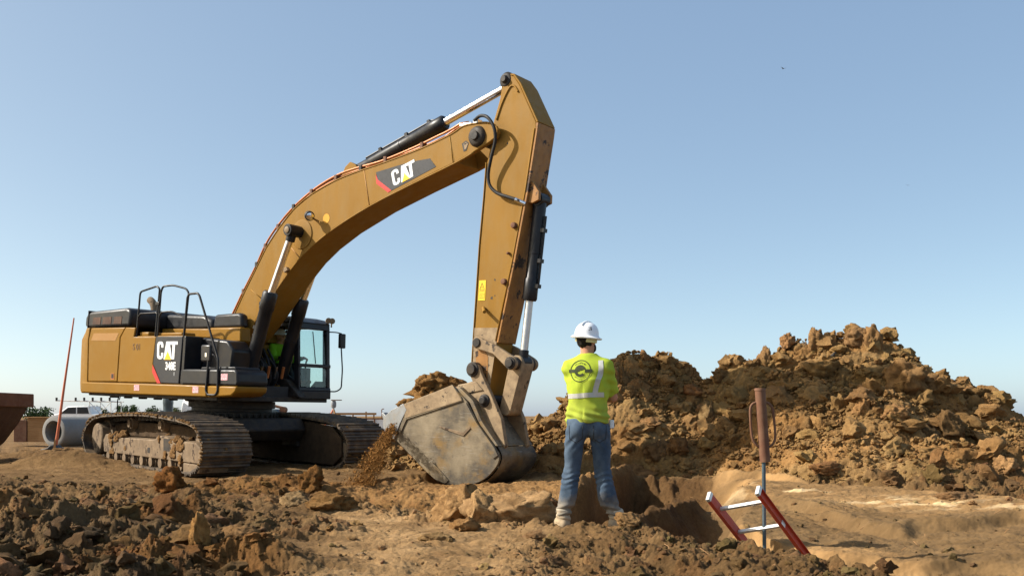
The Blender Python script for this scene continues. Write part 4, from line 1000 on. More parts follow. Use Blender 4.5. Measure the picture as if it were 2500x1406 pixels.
pn = MB(); pn.lathe([(0, 0), (0.05, 0), (0.06, 0.05), (0.10, 0.06), (0.13, 0.10), (0.13, 0.36), (0, 0.36)], (6.77, -0.29, 6.56), (0, 1, 0), 26); pn.cyl((6.77, -0.1, 6.56), (6.77, 0.28, 6.56), 0.12); pn.build('head_pin', M['dark'], stick, bevel=0.008)
wl2 = MB(); wl2.prism([(6.36, 3.10), (6.50, 3.10), (6.505, 3.42), (6.37, 3.42)], -0.221, -0.2255); wlab = wl2.build('warning_label', M['warn'], stick, smooth_deg=0)
wl2 = MB()
for a, b_ in (((6.385, 3.27), (6.43, 3.38)), ((6.43, 3.38), (6.48, 3.27)), ((6.385, 3.27), (6.48, 3.27)), ((6.375, 3.245), (6.49, 3.245)), ((6.38, 3.20), (6.46, 3.20)), ((6.38, 3.17), (6.45, 3.17)), ((6.38, 3.14), (6.46, 3.14)), ((6.48, 3.12), (6.48, 3.22)), ((6.43, 3.29), (6.43, 3.33))):
    wl2.tube([(a[0], -0.2262, a[1]), (b_[0], -0.2262, b_[1])], 0.0035, 4)
wl2.build('label_print', M['ink'], wlab, smooth_deg=0)
for x, z, r_ in ((7.04, 4.25, 0.05), (6.88, 3.38, 0.05), (6.95, 3.82, 0.022)):
    b1 = MB(); b1.lathe([(0, 0), (r_, 0), (r_*0.9, 0.06), (0, 0.065)], (x, -0.22, z), (0, -1, 0), 14); b1.build('pipe_boss', M['rust'], stick, bevel=0.006)
b1 = MB(); b1.cyl((6.48, -0.24, 2.98), (6.60, -0.36, 2.90), 0.028, 12); b1.build('stop_pin', M['yellow'], stick)
for x, z, r_ in ((6.68, 3.42, .022), (6.63, 3.13, .026), (6.69, 3.17, .014), (6.85, 5.55, .014)):
    P = [(x + r_*(0.6 + 0.5*random.random())*math.cos(a), z + r_*(0.6 + 0.9*random.random())*math.sin(a)) for a in np.linspace(0, 5.6, 7)]
    b1 = MB(); b1.prism(P, -0.2185, -0.2215); b1.build('paint_chip', M['ink'], stick, smooth_deg=0)
cylinder('bucket_cylinder', (7.36, 0.0, 4.66), (7.21, 0.0, 3.09), (7.12, 0.0, 2.12), 0.105, 0.062, 'wornrod')
bl = MB()
for s in (-1, 1): bl.prism([(7.20, 4.95), (7.30, 4.95), (7.46, 4.75), (7.46, 4.62), (7.34, 4.58), (7.20, 4.60)], s*0.13, s*0.19)
bl.build('cylinder_lug', M['stickedge'], stick, bevel=0.01)
# links
def link_bar(name, a, b_, ra, rb_, y0, y1, mat, bend=0.0, parent=EX):
    a = Vector((a[0], 0, a[1])); b_ = Vector((b_[0], 0, b_[1])); d = (b_-a).normalized(); nn = Vector((-d.z, 0, d.x)); L = (b_-a).length
    P = []
    for k in range(9):
        an = PI/2 + PI*k/8; v = a + d*math.cos(an)*ra + nn*math.sin(an)*ra; P.append((v.x, v.z))
    if bend: v = a + d*L*0.5 - nn*(ra*0.75 - bend); P.append((v.x, v.z))
    for k in range(9):
        an = -PI/2 + PI*k/8; v = b_ + d*math.cos(an)*rb_ + nn*math.sin(an)*rb_; P.append((v.x, v.z))
    if bend: v = a + d*L*0.5 + nn*(ra*0.75 + bend); P.append((v.x, v.z))
    m = MB(); m.prism(P, y0, y1); return m.build(name, M[mat], parent, bevel=0.012, smooth_deg=40)
for s in (-1, 1): link_bar('link_arm', (6.42, 2.42), (7.10, 2.10), 0.095, 0.11, s*0.24, s*0.31, 'bracket', 0.05)
pn = MB(); pn.cyl((6.42, -0.33, 2.42), (6.42, 0.33, 2.42), 0.075, 22); pn.cyl((7.10, -0.36, 2.10), (7.10, 0.36, 2.10), 0.07, 22); pn.cyl((7.10, -0.33, 2.10), (7.10, 0.33, 2.10), 0.10, 22); upart(pn, 'link_pin', M['dark'], bevel=0.01)
link_bar('bucket_link', (7.10, 2.10), (6.92, 1.38), 0.13, 0.11, -0.16, 0.16, 'bracket')

# ---- bucket (near side plate at y = -0.5)
BW = 0.50
BK = [(4.66, 0.98), (4.66, 1.09), (4.72, 1.17), (4.82, 1.25), (5.11, 1.38), (6.13, 1.71), (6.40, 1.48), (6.62, 1.16), (7.00, 0.77), (7.08, 0.66), (7.07, 0.55), (6.98, 0.42), (6.82, 0.28), (6.58, 0.17), (6.30, 0.11), (6.02, 0.14), (5.80, 0.20), (5.56, 0.34), (5.25, 0.55), (4.95, 0.76), (4.74, 0.92)]
BK = BK[:8] + [tuple(q) for q in spline(BK[8:], 4)]
bk = MB()
for s in (-1, 1): bk.prism(BK, s*BW, s*(BW - 0.05))
# shell from the lip round to the hinge
shell = [(4.64, 1.00), (4.74, 0.90), (4.95, 0.735), (5.25, 0.525), (5.56, 0.315), (5.80, 0.175), (6.02, 0.115), (6.30, 0.085), (6.58, 0.145), (6.84, 0.26), (7.01, 0.405), (7.10, 0.55), (7.11, 0.67), (7.03, 0.79)]
shell = [tuple(q) for q in spline(shell, 4)]
inner = [(x + (5.9 - x)*0.03, z + 0.05) for x, z in shell][::-1]
# the rear bulges outward across the middle of the width
rows = []
for j, yy in enumerate(np.linspace(-0.47, 0.47, 9)):
    k_ = math.cos(yy / 0.47 * PI/2) ** 0.6 if abs(yy) < 0.469 else 0
    rows.append([(x + 0.0*k_, yy, z) for x, z in shell])
n = len(shell); vs = [p for r_ in rows for p in r_]; fs = [(i*n+j, i*n+j+1, (i+1)*n+j+1, (i+1)*n+j) for i in range(8) for j in range(n-1)]
bk.add(vs, fs)
bk.prism([(6.98, 0.80), (7.04, 0.80), (6.70, 1.17), (6.50, 1.50), (6.22, 1.70), (6.16, 1.66), (6.44, 1.46), (6.64, 1.14)], -0.47, 0.47)
bucket = upart(bk, 'bucket', M['bucket'], bevel=0.008, smooth_deg=30)
def bplate(name, P, t, mat, y=BW, parent=None, bev=0.006):
    for s in (-1, 1):
        m = MB(); m.prism(P, s*y, s*(y + t)); m.build(name, M[mat], parent or bucket, bevel=bev)
bplate('side_cutter', [(4.645, 0.975), (4.63, 1.10), (4.70, 1.20), (4.80, 1.275), (5.08, 1.40), (5.16, 1.30), (5.02, 1.06), (4.90, 0.79)], 0.03, 'cutter')
bplate('top_strip', [(5.02, 1.375), (6.12, 1.73), (6.30, 1.55), (6.34, 1.48), (5.16, 1.14), (5.09, 1.02), (5.03, 0.90), (4.98, 0.92), (5.06, 1.12), (5.14, 1.28)], 0.022, 'bucket')
bplate('top_strip', [(5.10, 1.385), (6.12, 1.735), (6.33, 1.49), (5.14, 1.16), (5.10, 1.25)], 0.028, 'bracket')
bplate('wear_chevron', [(5.86, 1.065), (6.36, 0.985), (6.50, 1.10), (6.52, 1.06), (6.37, 0.92), (5.88, 1.035)], 0.016, 'mudsteel')
bplate('heel_plate', [(5.50, 0.40), (5.72, 0.49), (6.10, 0.20), (6.02, 0.14), (5.80, 0.20), (5.56, 0.34)], 0.016, 'bucket')
bplate('corner_plate', [(6.40, 1.46), (6.62, 1.16), (7.00, 0.77), (7.07, 0.66), (6.98, 0.60), (6.52, 1.06), (6.34, 1.40)], 0.02, 'bucket')
for s in (-1, 1):
    m = MB(); m.cyl((5.42, s*(BW + 0.05), 0.62), (5.40, s*(BW + 0.05), 0.60), 0.03, 10)
tt = MB()
for yy in np.linspace(-0.40, 0.40, 4):
    tt2 = MB(); tt2.prism([(4.62, 1.02), (4.78, 0.93), (4.84, 1.0), (4.76, 1.08), (4.56, 1.24), (4.52, 1.22)], yy - 0.06, yy + 0.06); tt2.build('bucket_tooth', M['cutter'], bucket, bevel=0.012)
# hinge ears and quick-hitch plates
EAR = [(6.26, 2.00), (6.31, 2.09), (6.40, 2.11), (6.49, 2.06), (6.56, 1.92), (6.75, 1.62), (6.98, 1.22), (7.08, 0.80), (7.02, 0.74), (6.86, 0.96), (6.70, 1.12), (6.45, 1.40), (6.20, 1.62), (6.06, 1.60), (6.10, 1.70), (6.36, 1.74), (6.38, 1.80)]
for s in (-1, 1):
    m = MB(); m.prism(EAR, s*0.26, s*0.34); m.build('hinge_ear', M['bracket'], bucket, bevel=0.012, smooth_deg=40)
m = MB(); m.cyl((6.38, -0.40, 1.99), (6.38, 0.40, 1.99), 0.085, 24); m.cyl((6.38, -0.36, 1.99), (6.38, 0.36, 1.99), 0.12, 24); m.build('hinge_pin', M['dark'], bucket, bevel=0.012)
m = MB(); m.lathe([(0, 0), (0.055, 0), (0.07, 0.02), (0.07, 0.05), (0.10, 0.055), (0.11, 0.10), (0, 0.10)], (6.64, -0.42, 1.50), (0, 1, 0), 24); m.cyl((6.64, -0.34, 1.50), (6.64, 0.40, 1.50), 0.09, 20); m.build('hinge_pin', M['dark'], bucket, bevel=0.01)
m = MB(); m.prism([(6.06, 1.58), (6.10, 1.74), (6.46, 1.80), (6.62, 1.66), (6.40, 1.62)], -0.36, -0.262); m.prism([(5.86, 1.60), (5.92, 1.69), (6.30, 1.80), (6.34, 1.72)], -0.26, 0.26); m.build('hitch_plate', M['bracket'], bucket, bevel=0.012)

# ---- cab (near corner at x 1.75, y 0.25)
CX0, CX1, CY0, CY1 = 0.05, 1.75, 0.22, 1.07
cab = MB()
cab.box((CX0, CY0, 1.39), (CX1 + 0.02, CY1, 1.55))                       # sill
cab.prism([(CX0, 1.55), (0.36, 1.55), (0.36, 1.98), (CX0, 1.98)], CY0, CY0 + 0.05)
cab.prism([(0.36, 1.55), (CX1 - 0.10, 1.55), (CX1 - 0.10, 1.74), (1.25, 1.95), (0.36, 1.97)], CY0, CY0 + 0.05)
cab.box((CX0, CY0, 1.55), (CX0 + 0.06, CY1, 2.3))                         # back panel
for yy in (CY0, CY1 - 0.06):                                             # pillars
    cab.prism([(CX1 - 0.13, 1.55), (CX1, 1.55), (CX1 - 0.06, 2.90), (CX1 - 0.20, 2.90)], yy, yy + 0.06)
    cab.box((CX0, yy, 1.55), (CX0 + 0.08, yy + 0.06, 2.92))
    cab.box((0.30, yy, 1.55), (0.36, yy + 0.05, 2.92))
    cab.box((CX0, yy, 2.82), (CX1 - 0.12, yy + 0.06, 2.95))
cab.prism([(CX1 - 0.075, 2.02), (CX1 + 0.0, 2.02), (CX1 - 0.0, 2.09), (CX1 - 0.08, 2.09)], CY0, CY1)   # crossbar between the panes
cab.prism([(CX1 - 0.10, 1.55), (CX1 + 0.02, 1.55), (CX1 + 0.01, 1.62), (CX1 - 0.10, 1.62)], CY0, CY1)
cab.prism([(CX1 - 0.18, 2.78), (CX1 - 0.05, 2.78), (CX1 - 0.07, 2.92), (CX1 - 0.22, 2.92)], CY0, CY1)
cab.prism([(CX1 - 0.13, 1.62), (CX1 + 0.005, 1.62), (CX1 - 0.04, 2.78), (CX1 - 0.17, 2.78)], CY1 - 0.10, CY1 - 0.05)
cabo = upart(cab, 'cab', M['black'], bevel=0.014)
cabo.location = (-0.44, 0.34, 0)          # clear of the left boom cylinder
rf = MB(); rf.prism([(CX0 - 0.03, 2.92), (CX0, 3.00), (0.6, 3.045), (1.30, 3.035), (1.56, 2.99), (CX1 - 0.03, 2.90), (CX1 - 0.12, 2.88)], CY0 - 0.015, CY1 + 0.015); rf.build('cab_roof', M['black'], cabo, bevel=0.035, seg=3)
rh = MB(); rh.prism([(0.72, 3.04), (1.02, 3.045), (1.0, 3.07), (0.74, 3.065)], CY0 + 0.2, CY1 - 0.2); rh.build('roof_hatch', M['white'], cabo, bevel=0.01)
def pane(P, y, name='window_pane'):
    m = MB(); m.prism(P, y, y + 0.008); return m.build(name, M['glass'], cabo, smooth_deg=0)
pane([(0.37, 1.975), (1.25, 1.955), (CX1 - 0.14, 1.75), (CX1 - 0.205, 2.80), (0.37, 2.80)], CY0 + 0.02)
pane([(0.37, 1.57), (CX1 - 0.14, 1.57), (CX1 - 0.205, 2.80), (0.37, 2.80)], CY1 - 0.03)
for z0, z1, x0, x1, nm in ((2.10, 2.77, CX1 - 0.045, CX1 - 0.10, 'windshield'), (1.63, 2.01, CX1 - 0.02, CX1 - 0.04, 'lower_windshield')):
    m = MB(); m.prism([(x0, z0), (x0 + 0.008, z0), (x1 + 0.008, z1), (x1, z1)], CY0 + 0.07, CY1 - 0.11); m.build(nm, M['glass'], cabo, smooth_deg=0)
m = MB(); m.tube([(CX1 - 0.02, CY0 + 0.45, 2.10), (CX1 - 0.07, CY0 + 0.40, 2.74)], 0.010, 6); m.build('wiper', M['black'], cabo)
fl = MB(); fl.prism([(1.25, 1.552), (1.69, 1.552), (1.67, 1.75), (1.62, 1.70), (1.50, 1.60), (1.25, 1.58)], CY0 + 0.5, CY1 - 0.08); fl.build('floor_pedal', M['black'], cabo, bevel=0.01)
yp = MB(); yp.prism([(1.00, 1.41), (1.44, 1.40), (1.44, 1.54), (1.00, 1.545)], CY0 - 0.012, CY0); yp.build('base_plate', M['yellow'], cabo, bevel=0.004)
yp = MB(); yp.prism([(1.20, 1.49), (1.29, 1.488), (1.29, 1.525), (1.20, 1.527)], CY0 - 0.0135, CY0 - 0.011); yp.build('plate_label', M['ink'], cabo, smooth_deg=0)
for xx in (1.12, 1.35, 1.58):
    m = MB(); m.box((xx, CY0 + 0.05, 1.36), (xx + 0.09, CY0 + 0.2, 1.395)); m.build('mount_pad', M['dark'], cabo, smooth_deg=0)
ml = MB(); ml.box((CX1 + 0.04, CY1 + 0.14, 2.44), (CX1 + 0.11, CY1 + 0.30, 2.74)); mir = ml.build('cab_mirror', M['black'], cabo, bevel=0.02)
rail('mirror_arm', [(CX1 - 0.05, CY1 - 0.02, 2.76), (CX1 + 0.05, CY1 + 0.08, 2.76), (CX1 + 0.08, CY1 + 0.2, 2.74)], 0.012, mir)
rail('grab_rail', [(CX1 + 0.08, CY1 + 0.20, 2.44), (CX1 + 0.11, CY1 + 0.22, 2.0), (CX1 + 0.11, CY1 + 0.20, 1.62), (CX1 + 0.07, CY1 + 0.1, 1.55), (CX1 - 0.02, CY1 - 0.02, 1.55)], 0.014, cabo)
for k, dy in enumerate((0, 0.10)):
    rl = MB(); rl.lathe([(0, 0), (0.04, 0), (0.06, 0.05), (0.06, 0.08), (0, 0.085)], (CX1 - 0.10, CY1 - 0.02 + dy, 2.98), (0.8, -0.5, 0.1), 16); rl.cyl((CX1 - 0.10, CY1 - 0.02 + dy, 2.86), (CX1 - 0.10, CY1 - 0.02 + dy, 2.98), 0.015, 8); rl.build('roof_lamp', M['bracket'], cabo)
# seat
se = MB(); se.box((0.55, 0.42, 1.80), (1.02, 0.88, 1.92)); se.prism([(0.50, 1.85), (0.62, 1.85), (0.50, 2.62), (0.40, 2.62)], 0.45, 0.86); se.box((0.62, 0.5, 1.56), (0.95, 0.9, 1.80)); so_ = se.build('operator_seat', M['hood'], cabo, bevel=0.04); so_.location = (-0.24, 0, 0)
for yy in (0.36, 0.95):
    se = MB(); se.box((0.80, yy - 0.06, 1.56), (1.22, yy + 0.06, 2.02)); se.tube([(1.12, yy, 2.02), (1.15, yy, 2.16)], 0.018, 8); se.build('control_console', M['hood'], cabo, bevel=0.03)
# hose bundle between the boom cylinders
hb = MB()
rr_ = random.Random(8)
for k in range(14):
    yy = -0.36 + 0.05 * k; x0 = 0.55 + rr_.uniform(0, 0.3)
    hb.tube(spline([(x0, yy, 1.45), (x0 + 0.25 + rr_.uniform(-.1, .1), yy + rr_.uniform(-.06, .06), 1.75), (x0 + 0.28 + rr_.uniform(-.15, .15), yy, 2.05), (x0 - 0.1 + rr_.uniform(-.2, .2), yy, 2.35)], 6), 0.024, 8)
hb.box((0.45, -0.35, 1.42), (1.25, 0.35, 1.62))
upart(hb, 'hose_bundle', M['rubber'])
for k in range(5):
    m = MB(); yy = -0.34 + 0.16*k; m.cyl((1.02 + 0.02*k, yy, 1.78), (1.10 + 0.02*k, yy - 0.02, 2.0), 0.028, 10); upart(m, 'hose_fitting', M['chrome'] if k % 2 else M['copper'])
m = MB(); m.tube([(-2.35, -1.0, 1.36), (-2.42, -1.0, 1.22), (-2.42, -1.0, 0.9)], 0.012, 6); m.tube([(-2.30, -1.0, 1.36), (-2.36, -1.0, 1.24)], 0.01, 6); upart(m, 'hanging_cable', M['rubber'])
# ------------------------------------------------------------------ people (signed-distance shapes skinned into one surface)
def sd_cone(p, a, b, ra, rb):
    a = np.array(a, float); b = np.array(b, float); d = b - a
    t = np.clip(((p - a) @ d) / (d @ d), 0, 1)
    return np.linalg.norm(p - a - t[..., None] * d, axis=-1) - (ra + (rb - ra) * t)
def sd_ell(p, c, r, rot=None):
    q = p - np.array(c, float)
    if rot is not None: q = q @ np.array(rot)
    r = np.array(r, float); k0 = np.linalg.norm(q / r, axis=-1); k1 = np.linalg.norm(q / (r * r), axis=-1)
    return k0 * (k0 - 1) / np.maximum(k1, 1e-6)
def smin(a, b, k):
    h = np.clip(0.5 + 0.5 * (b - a) / k, 0, 1)
    return b + (a - b) * h - k * h * (1 - h)
def smax(a, b, k): return -smin(-a, -b, k)
def rz(a):
    c, s = math.cos(a), math.sin(a); return np.array(((c, -s, 0), (s, c, 0), (0, 0, 1)))

def surface_nets(f, lo, hi, h):
    lo = np.array(lo, float); n = np.ceil((np.array(hi) - lo) / h).astype(int) + 1
    ax = [lo[i] + h * np.arange(n[i]) for i in range(3)]
    G = np.stack(np.meshgrid(*ax, indexing='ij'), -1); D = f(G)
    ins = D < 0
    corner = [(i, j, k) for i in (0, 1) for j in (0, 1) for k in (0, 1)]
    c = n - 1
    def sl(o): return tuple(slice(o[i], o[i] + c[i]) for i in range(3))
    cnt = sum(ins[sl(o)].astype(int) for o in corner)
    act = (cnt > 0) & (cnt < 8)
    idx = -np.ones(c, int); idx[act] = np.arange(act.sum())
    acc = np.zeros(tuple(c) + (3,)); num = np.zeros(tuple(c))
    for a in corner:
        for axis in range(3):
            if a[axis]: continue
            b = list(a); b[axis] = 1; b = tuple(b)
            da = D[sl(a)]; db = D[sl(b)]; cr = (da < 0) != (db < 0)
            t = np.where(cr, da / np.where(cr, da - db, 1), 0)
            pa = np.array(a, float); dv = np.array(b, float) - pa
            acc += np.where(cr[..., None], pa + t[..., None] * dv, 0); num += cr
    ii = np.argwhere(act)
    V = lo + h * (ii + acc[act] / num[act][:, None])
    F = []
    for axis in range(3):
        o1, o2 = (axis + 1) % 3, (axis + 2) % 3
        s0 = [slice(1, n[i] - 1) for i in range(3)]; s1 = list(s0); s0[axis] = slice(0, n[axis] - 1); s1[axis] = slice(1, n[axis])
        A = ins[tuple(s0)]; B = ins[tuple(s1)]; pos = np.argwhere(A != B)
        if not len(pos): continue
        base = pos.copy()
        for i in range(3):
            if i != axis: base[:, i] += 1
        flip = A[tuple(pos.T)]
        def g(d1, d2):
            q = base.copy(); q[:, o1] += d1; q[:, o2] += d2; return idx[tuple(q.T)]
        quad = np.stack([g(-1, -1), g(0, -1), g(0, 0), g(-1, 0)], 1)
        quad[~flip] = quad[~flip][:, ::-1]; F.append(quad)
    return V, np.concatenate(F)

def sdf_obj(name, f, lo, hi, h, mat, parent, relax=1):
    V, F = surface_nets(f, lo, hi, h)
    me = np_mesh(name, V, F)
    o = link(name, me, mat, parent, smooth_deg=180)
    if relax:
        s = o.modifiers.new('relax', 'SMOOTH'); s.factor = 0.5; s.iterations = relax
    return o

def hand_sdf(p, wrist, palm, dirv, up, flip=1, curl=0.6, s=1.0):
    """palm, four unequal curled fingers, a thumb leaving the side of the palm"""
    d = np.array(dirv, float); d /= np.linalg.norm(d); u = np.array(up, float); u -= d * (u @ d); u /= np.linalg.norm(u); w = np.cross(d, u) * flip
    P = np.array(palm, float)
    D = sd_ell(p, P, (0.046 * s, 0.040 * s, 0.017 * s), np.stack([d, w, u], 1))
    D = smin(D, sd_cone(p, wrist, P - d * 0.02 * s, 0.027 * s, 0.026 * s), 0.02)
    for k, (L, off) in enumerate(((0.070, -0.030), (0.080, -0.010), (0.075, 0.010), (0.058, 0.029))):
        a = P + d * 0.036 * s + w * off * s; c1 = curl * (1 + 0.12 * k)
        b = a + (d * math.cos(c1) - u * math.sin(c1)) * L * 0.48 * s; e = b + (d * math.cos(2.0 * c1) - u * math.sin(2.0 * c1)) * L * 0.52 * s
        D = smin(D, np.minimum(sd_cone(p, a, b, 0.0095 * s, 0.009 * s), sd_cone(p, b, e, 0.009 * s, 0.0075 * s)), 0.006)
    a = P - d * 0.015 * s - w * 0.032 * s; b = a + (d * 0.6 - w * 0.75 - u * 0.2) * 0.038 * s; e = b + (d * 0.9 - w * 0.1 - u * 0.5) * 0.032 * s
    return smin(D, np.minimum(sd_cone(p, a, b, 0.013 * s, 0.011 * s), sd_cone(p, b, e, 0.011 * s, 0.009 * s)), 0.012)

def head_sdf(p, c, yaw, s=1.0):
    """skull, jaw, nose, brow, sockets, lips, ears; yaw 0 looks along +y"""
    q = (p - np.array(c, float)) @ rz(yaw) / s
    D = sd_ell(q, (0, -0.005, 0.03), (0.076, 0.098, 0.098))
    D = smin(D, sd_ell(q, (0, 0.028, -0.055), (0.058, 0.062, 0.062)), 0.03)
    D = smin(D, sd_cone(q, (0, 0.092, 0.02), (0, 0.112, -0.022), 0.008, 0.014), 0.012)
    D = smin(D, sd_ell(q, (0, 0.082, 0.032), (0.048, 0.016, 0.010)), 0.012)
    for sx in (-1, 1):
        D = smax(D, -sd_ell(q, (sx * 0.030, 0.098, 0.012), (0.016, 0.016, 0.010)), 0.010)
        D = smin(D, sd_ell(q, (sx * 0.030, 0.082, 0.012), (0.012, 0.012, 0.012)), 0.003)
        D = smin(D, sd_ell(q, (sx * 0.080, -0.008, -0.005), (0.011, 0.020, 0.032)), 0.006)
    D = smin(D, sd_ell(q, (0, 0.085, -0.050), (0.024, 0.012, 0.008)), 0.006)
    return D * s

def build_worker():
    gx_, gy_ = np.meshgrid(np.linspace(0.40, 1.0, 25), np.linspace(8.75, 9.0, 9)); base_z = float(np.percentile(ground_z(gx_, gy_), 85)) + 0.01
    P0 = empty('person', (0.66, 8.85, base_z))
    tag(P0, 'worker in white hard hat, lime shirt and jeans, arms folded, seen from behind', 'person')
    TY = R(-20)                                       # trunk turned a little to the right
    Rt = rz(TY)                                       # local trunk -> person axes
    def T(v): return tuple(Rt @ np.array(v, float) + np.array((0.012, 0.0, 0)))
    hc = (0.008, 0.035, 1.672); hy = R(-38)
    # ---- body: one surface
    ls, rs_ = T((-0.158, 0.01, 1.425)), T((0.162, 0.0, 1.425))
    le, re_ = T((-0.150, 0.17, 1.18)), (0.242, 0.085, 1.165)
    lw, rw = T((0.02, 0.225, 1.185)), T((-0.03, 0.24, 1.15))
    lw2 = (0.165, 0.215, 1.19)
    def body(p):
        D = sd_cone(p, (0.008, 0.0, 1.42), (0.008, 0.022, 1.60), 0.062, 0.056)
        D = smin(D, head_sdf(p, hc, hy), 0.03)
        D = smin(D, sd_ell(p, T((0, 0, 1.25)), (0.15, 0.09, 0.27)), 0.06)
        D = smin(D, sd_ell(p, (0.012, 0, 0.95), (0.15, 0.10, 0.14)), 0.05)
        for sh, el, wr in ((ls, le, lw), (rs_, re_, rw)):
            D = smin(D, sd_cone(p, sh, el, 0.054, 0.043), 0.04)
            D = smin(D, sd_cone(p, el, wr, 0.043, 0.030), 0.015)
        D = smin(D, sd_cone(p, lw, lw2, 0.030, 0.026), 0.015)
        D = smin(D, hand_sdf(p, rw, T((-0.10, 0.215, 1.155)), T((-1, -0.15, 0.1)), (0.2, 1, 0.1), 1, 0.5), 0.012)
        for a, k, f in (((-0.085, 0, 0.88), (-0.118, 0.03, 0.47), (-0.205, 0.0, 0.07)), ((0.115, 0, 0.88), (0.140, 0.04, 0.47), (0.270, 0.03, 0.07))):
            D = smin(D, sd_cone(p, a, k, 0.072, 0.050), 0.04); D = smin(D, sd_cone(p, k, f, 0.050, 0.036), 0.02)
        return D
    sdf_obj('body', body, (-0.32, -0.2, 0.0), (0.36, 0.36, 1.82), 0.0085, M['skin'], P0)
    # ---- gloved left hand tucked behind the right arm
    def glove(p):
        D = hand_sdf(p, lw2, (0.215, 0.165, 1.185), (0.75, -0.62, -0.05), (0.5, 0.72, 0.35), -1, 0.55, 1.12)
        D = smin(D, sd_cone(p, (0.13, 0.22, 1.19), (0.185, 0.195, 1.19), 0.036, 0.034), 0.01)
        return D - 0.003
    sdf_obj('glove', glove, (0.08, 0.02, 1.06), (0.36, 0.32, 1.32), 0.0055, M['glove'], P0)
    # ---- shirt
    def shirt(p):
        q = (p - np.array((0.012, 0, 0))) @ Rt
        D = sd_ell(q, (0, -0.005, 1.29), (0.176, 0.118, 0.20))
        D = smin(D, sd_ell(q, (0, 0.0, 1.40), (0.175, 0.105, 0.10)), 0.08)
        pq = q.copy(); z = q[..., 2]
        wx = 0.174 + 0.012 * np.clip((1.15 - z) / 0.2, 0, 1); wy = 0.118 + 0.018 * np.clip((1.15 - z) / 0.2, 0, 1)
        k0 = np.sqrt((q[..., 0] / wx) ** 2 + (q[..., 1] / wy) ** 2)
        cyl = (k0 - 1) * 0.125
        cyl = np.maximum(cyl, z - 1.30)
        D = smin(D, cyl, 0.06)
        for sx in (-1, 1): D = smin(D, sd_cone(q, (sx * 0.04, 0.0, 1.50), (sx * 0.160, -0.002, 1.425), 0.055, 0.070), 0.05)
        D = smin(D, sd_cone(q, (0, 0.01, 1.45), (0, 0.022, 1.545), 0.085, 0.064), 0.05)
        for sh, el in ((ls, le), (rs_, re_)):
            sh = np.array(sh); el = np.array(el); e2 = sh + (el - sh) * 0.80
            a = sd_cone(p, sh, e2, 0.074, 0.064)
            dirv = (el - sh) / np.linalg.norm(el - sh)
            a = smax(a, (p - e2) @ dirv - 0.012, 0.01)
            D = smin(D, a, 0.035)
        D = smax(D, 0.925 + 0.018 * np.sin(q[..., 0] * 9 + 0.6) - z, 0.012)
        D = smax(D, z - 1.553, 0.01)
        # folds: drapes from the shoulder blades, gathers above the hem
        dr = np.clip((1.32 - z) / 0.25, 0, 1)
        D = D + 0.0055 * dr * np.sin(q[..., 0] * 42 + 3.0 * np.sin(z * 6) + 10 * (z - 1.1) * np.sign(q[..., 0]))
        hem = np.exp(-((z - 1.0) / 0.055) ** 2)
        D = D + 0.0075 * hem * np.sin(z * 95 + q[..., 0] * 16 + 1.5 * np.sin(q[..., 0] * 11))
        D = D + 0.010 * fbm3(q * np.array((9, 9, 5.0)), 5, 2) * np.clip((1.45 - z) / 0.2, 0.25, 1)
        arm = np.clip((np.abs(q[..., 0]) - 0.15) / 0.05, 0, 1)
        D = D + 0.004 * arm * np.sin(z * 75 + q[..., 0] * 30)
        return D
    shirt_o = sdf_obj('shirt', shirt, (-0.36, -0.24, 0.88), (0.40, 0.30, 1.58), 0.0075, M['hivis'], P0)
    # things printed or sewn on the shirt follow its surface
    bdir = Rt @ np.array((0, -1, 0))
    def on_shirt(u, v, lift):
        """u across the back, v height: march along the back's normal to the cloth"""
        u = np.asarray(u, float); v = np.asarray(v, float)
        o = np.stack([u, np.full_like(u, -0.26), v], -1); pts = o @ Rt.T + np.array((0.012, 0, 0)); fw = Rt @ np.array((0, 1, 0))
        t = np.zeros(len(u))
        for _ in range(60):
            d = shirt(pts + fw * t[:, None]); t = np.minimum(t + 0.6 * np.maximum(d - lift, -0.01), 0.30)
        return pts + fw * t[:, None]
    def patch(name, grid_u, grid_v, mat, lift=0.0035, closed=False):
        n, m = grid_u.shape; V = on_shirt(grid_u.ravel(), grid_v.ravel(), lift)
        i = np.arange(n - 1)[:, None] * m + np.arange(m - 1)[None, :]
        F = np.stack([i, i + 1, i + 1 + m, i + m], -1).reshape(-1, 4)
        return link(name, np_mesh(name, V, F), mat, shirt_o, smooth_deg=180)
    cu, cv, r0 = -0.035, 1.395, 0.098
    def polar(ra, rb, a0, a1, n=40, m=3, sq=1.0):
        A, Rr = np.meshgrid(np.linspace(a0, a1, n), np.linspace(ra, rb, m), indexing='ij')
        return cu + Rr * np.cos(A), cv + Rr * np.sin(A) * sq
    patch('back_print', *polar(r0 * 0.93, r0, 0, 2*PI, 64), M['logo'])
    patch('back_print', *polar(r0 * 0.50, r0 * 0.54, 0, 2*PI, 48), M['logo'])
    for sx in (-1, 1):
        U, V_ = np.meshgrid(np.linspace(sx * 0.045, sx * 0.112, 10), np.linspace(-0.014, 0.014, 4), indexing='ij'); patch('back_print', cu + U, cv + V_, M['logo'])
    # a plain ring badge: dark upper half, light notch
    patch('back_print', *polar(0.004, r0 * 0.50, R(20), R(200), 30, 8), M['logo'], 0.003)
    patch('back_print', *polar(r0 * 0.30, r0 * 0.50, R(200), R(320), 24, 6), M['logo'], 0.003)
    rg = random.Random(4)
    for a in list(np.linspace(R(48), R(132), 10)):
        da = 0.045; patch('back_print', *polar(r0 * (0.66 + rg.uniform(-.02, .02)), r0 * (0.80 + rg.uniform(-.03, .03)), a - da * rg.uniform(.4, .9), a + da * rg.uniform(.3, .8), 4, 3), M['logo'])
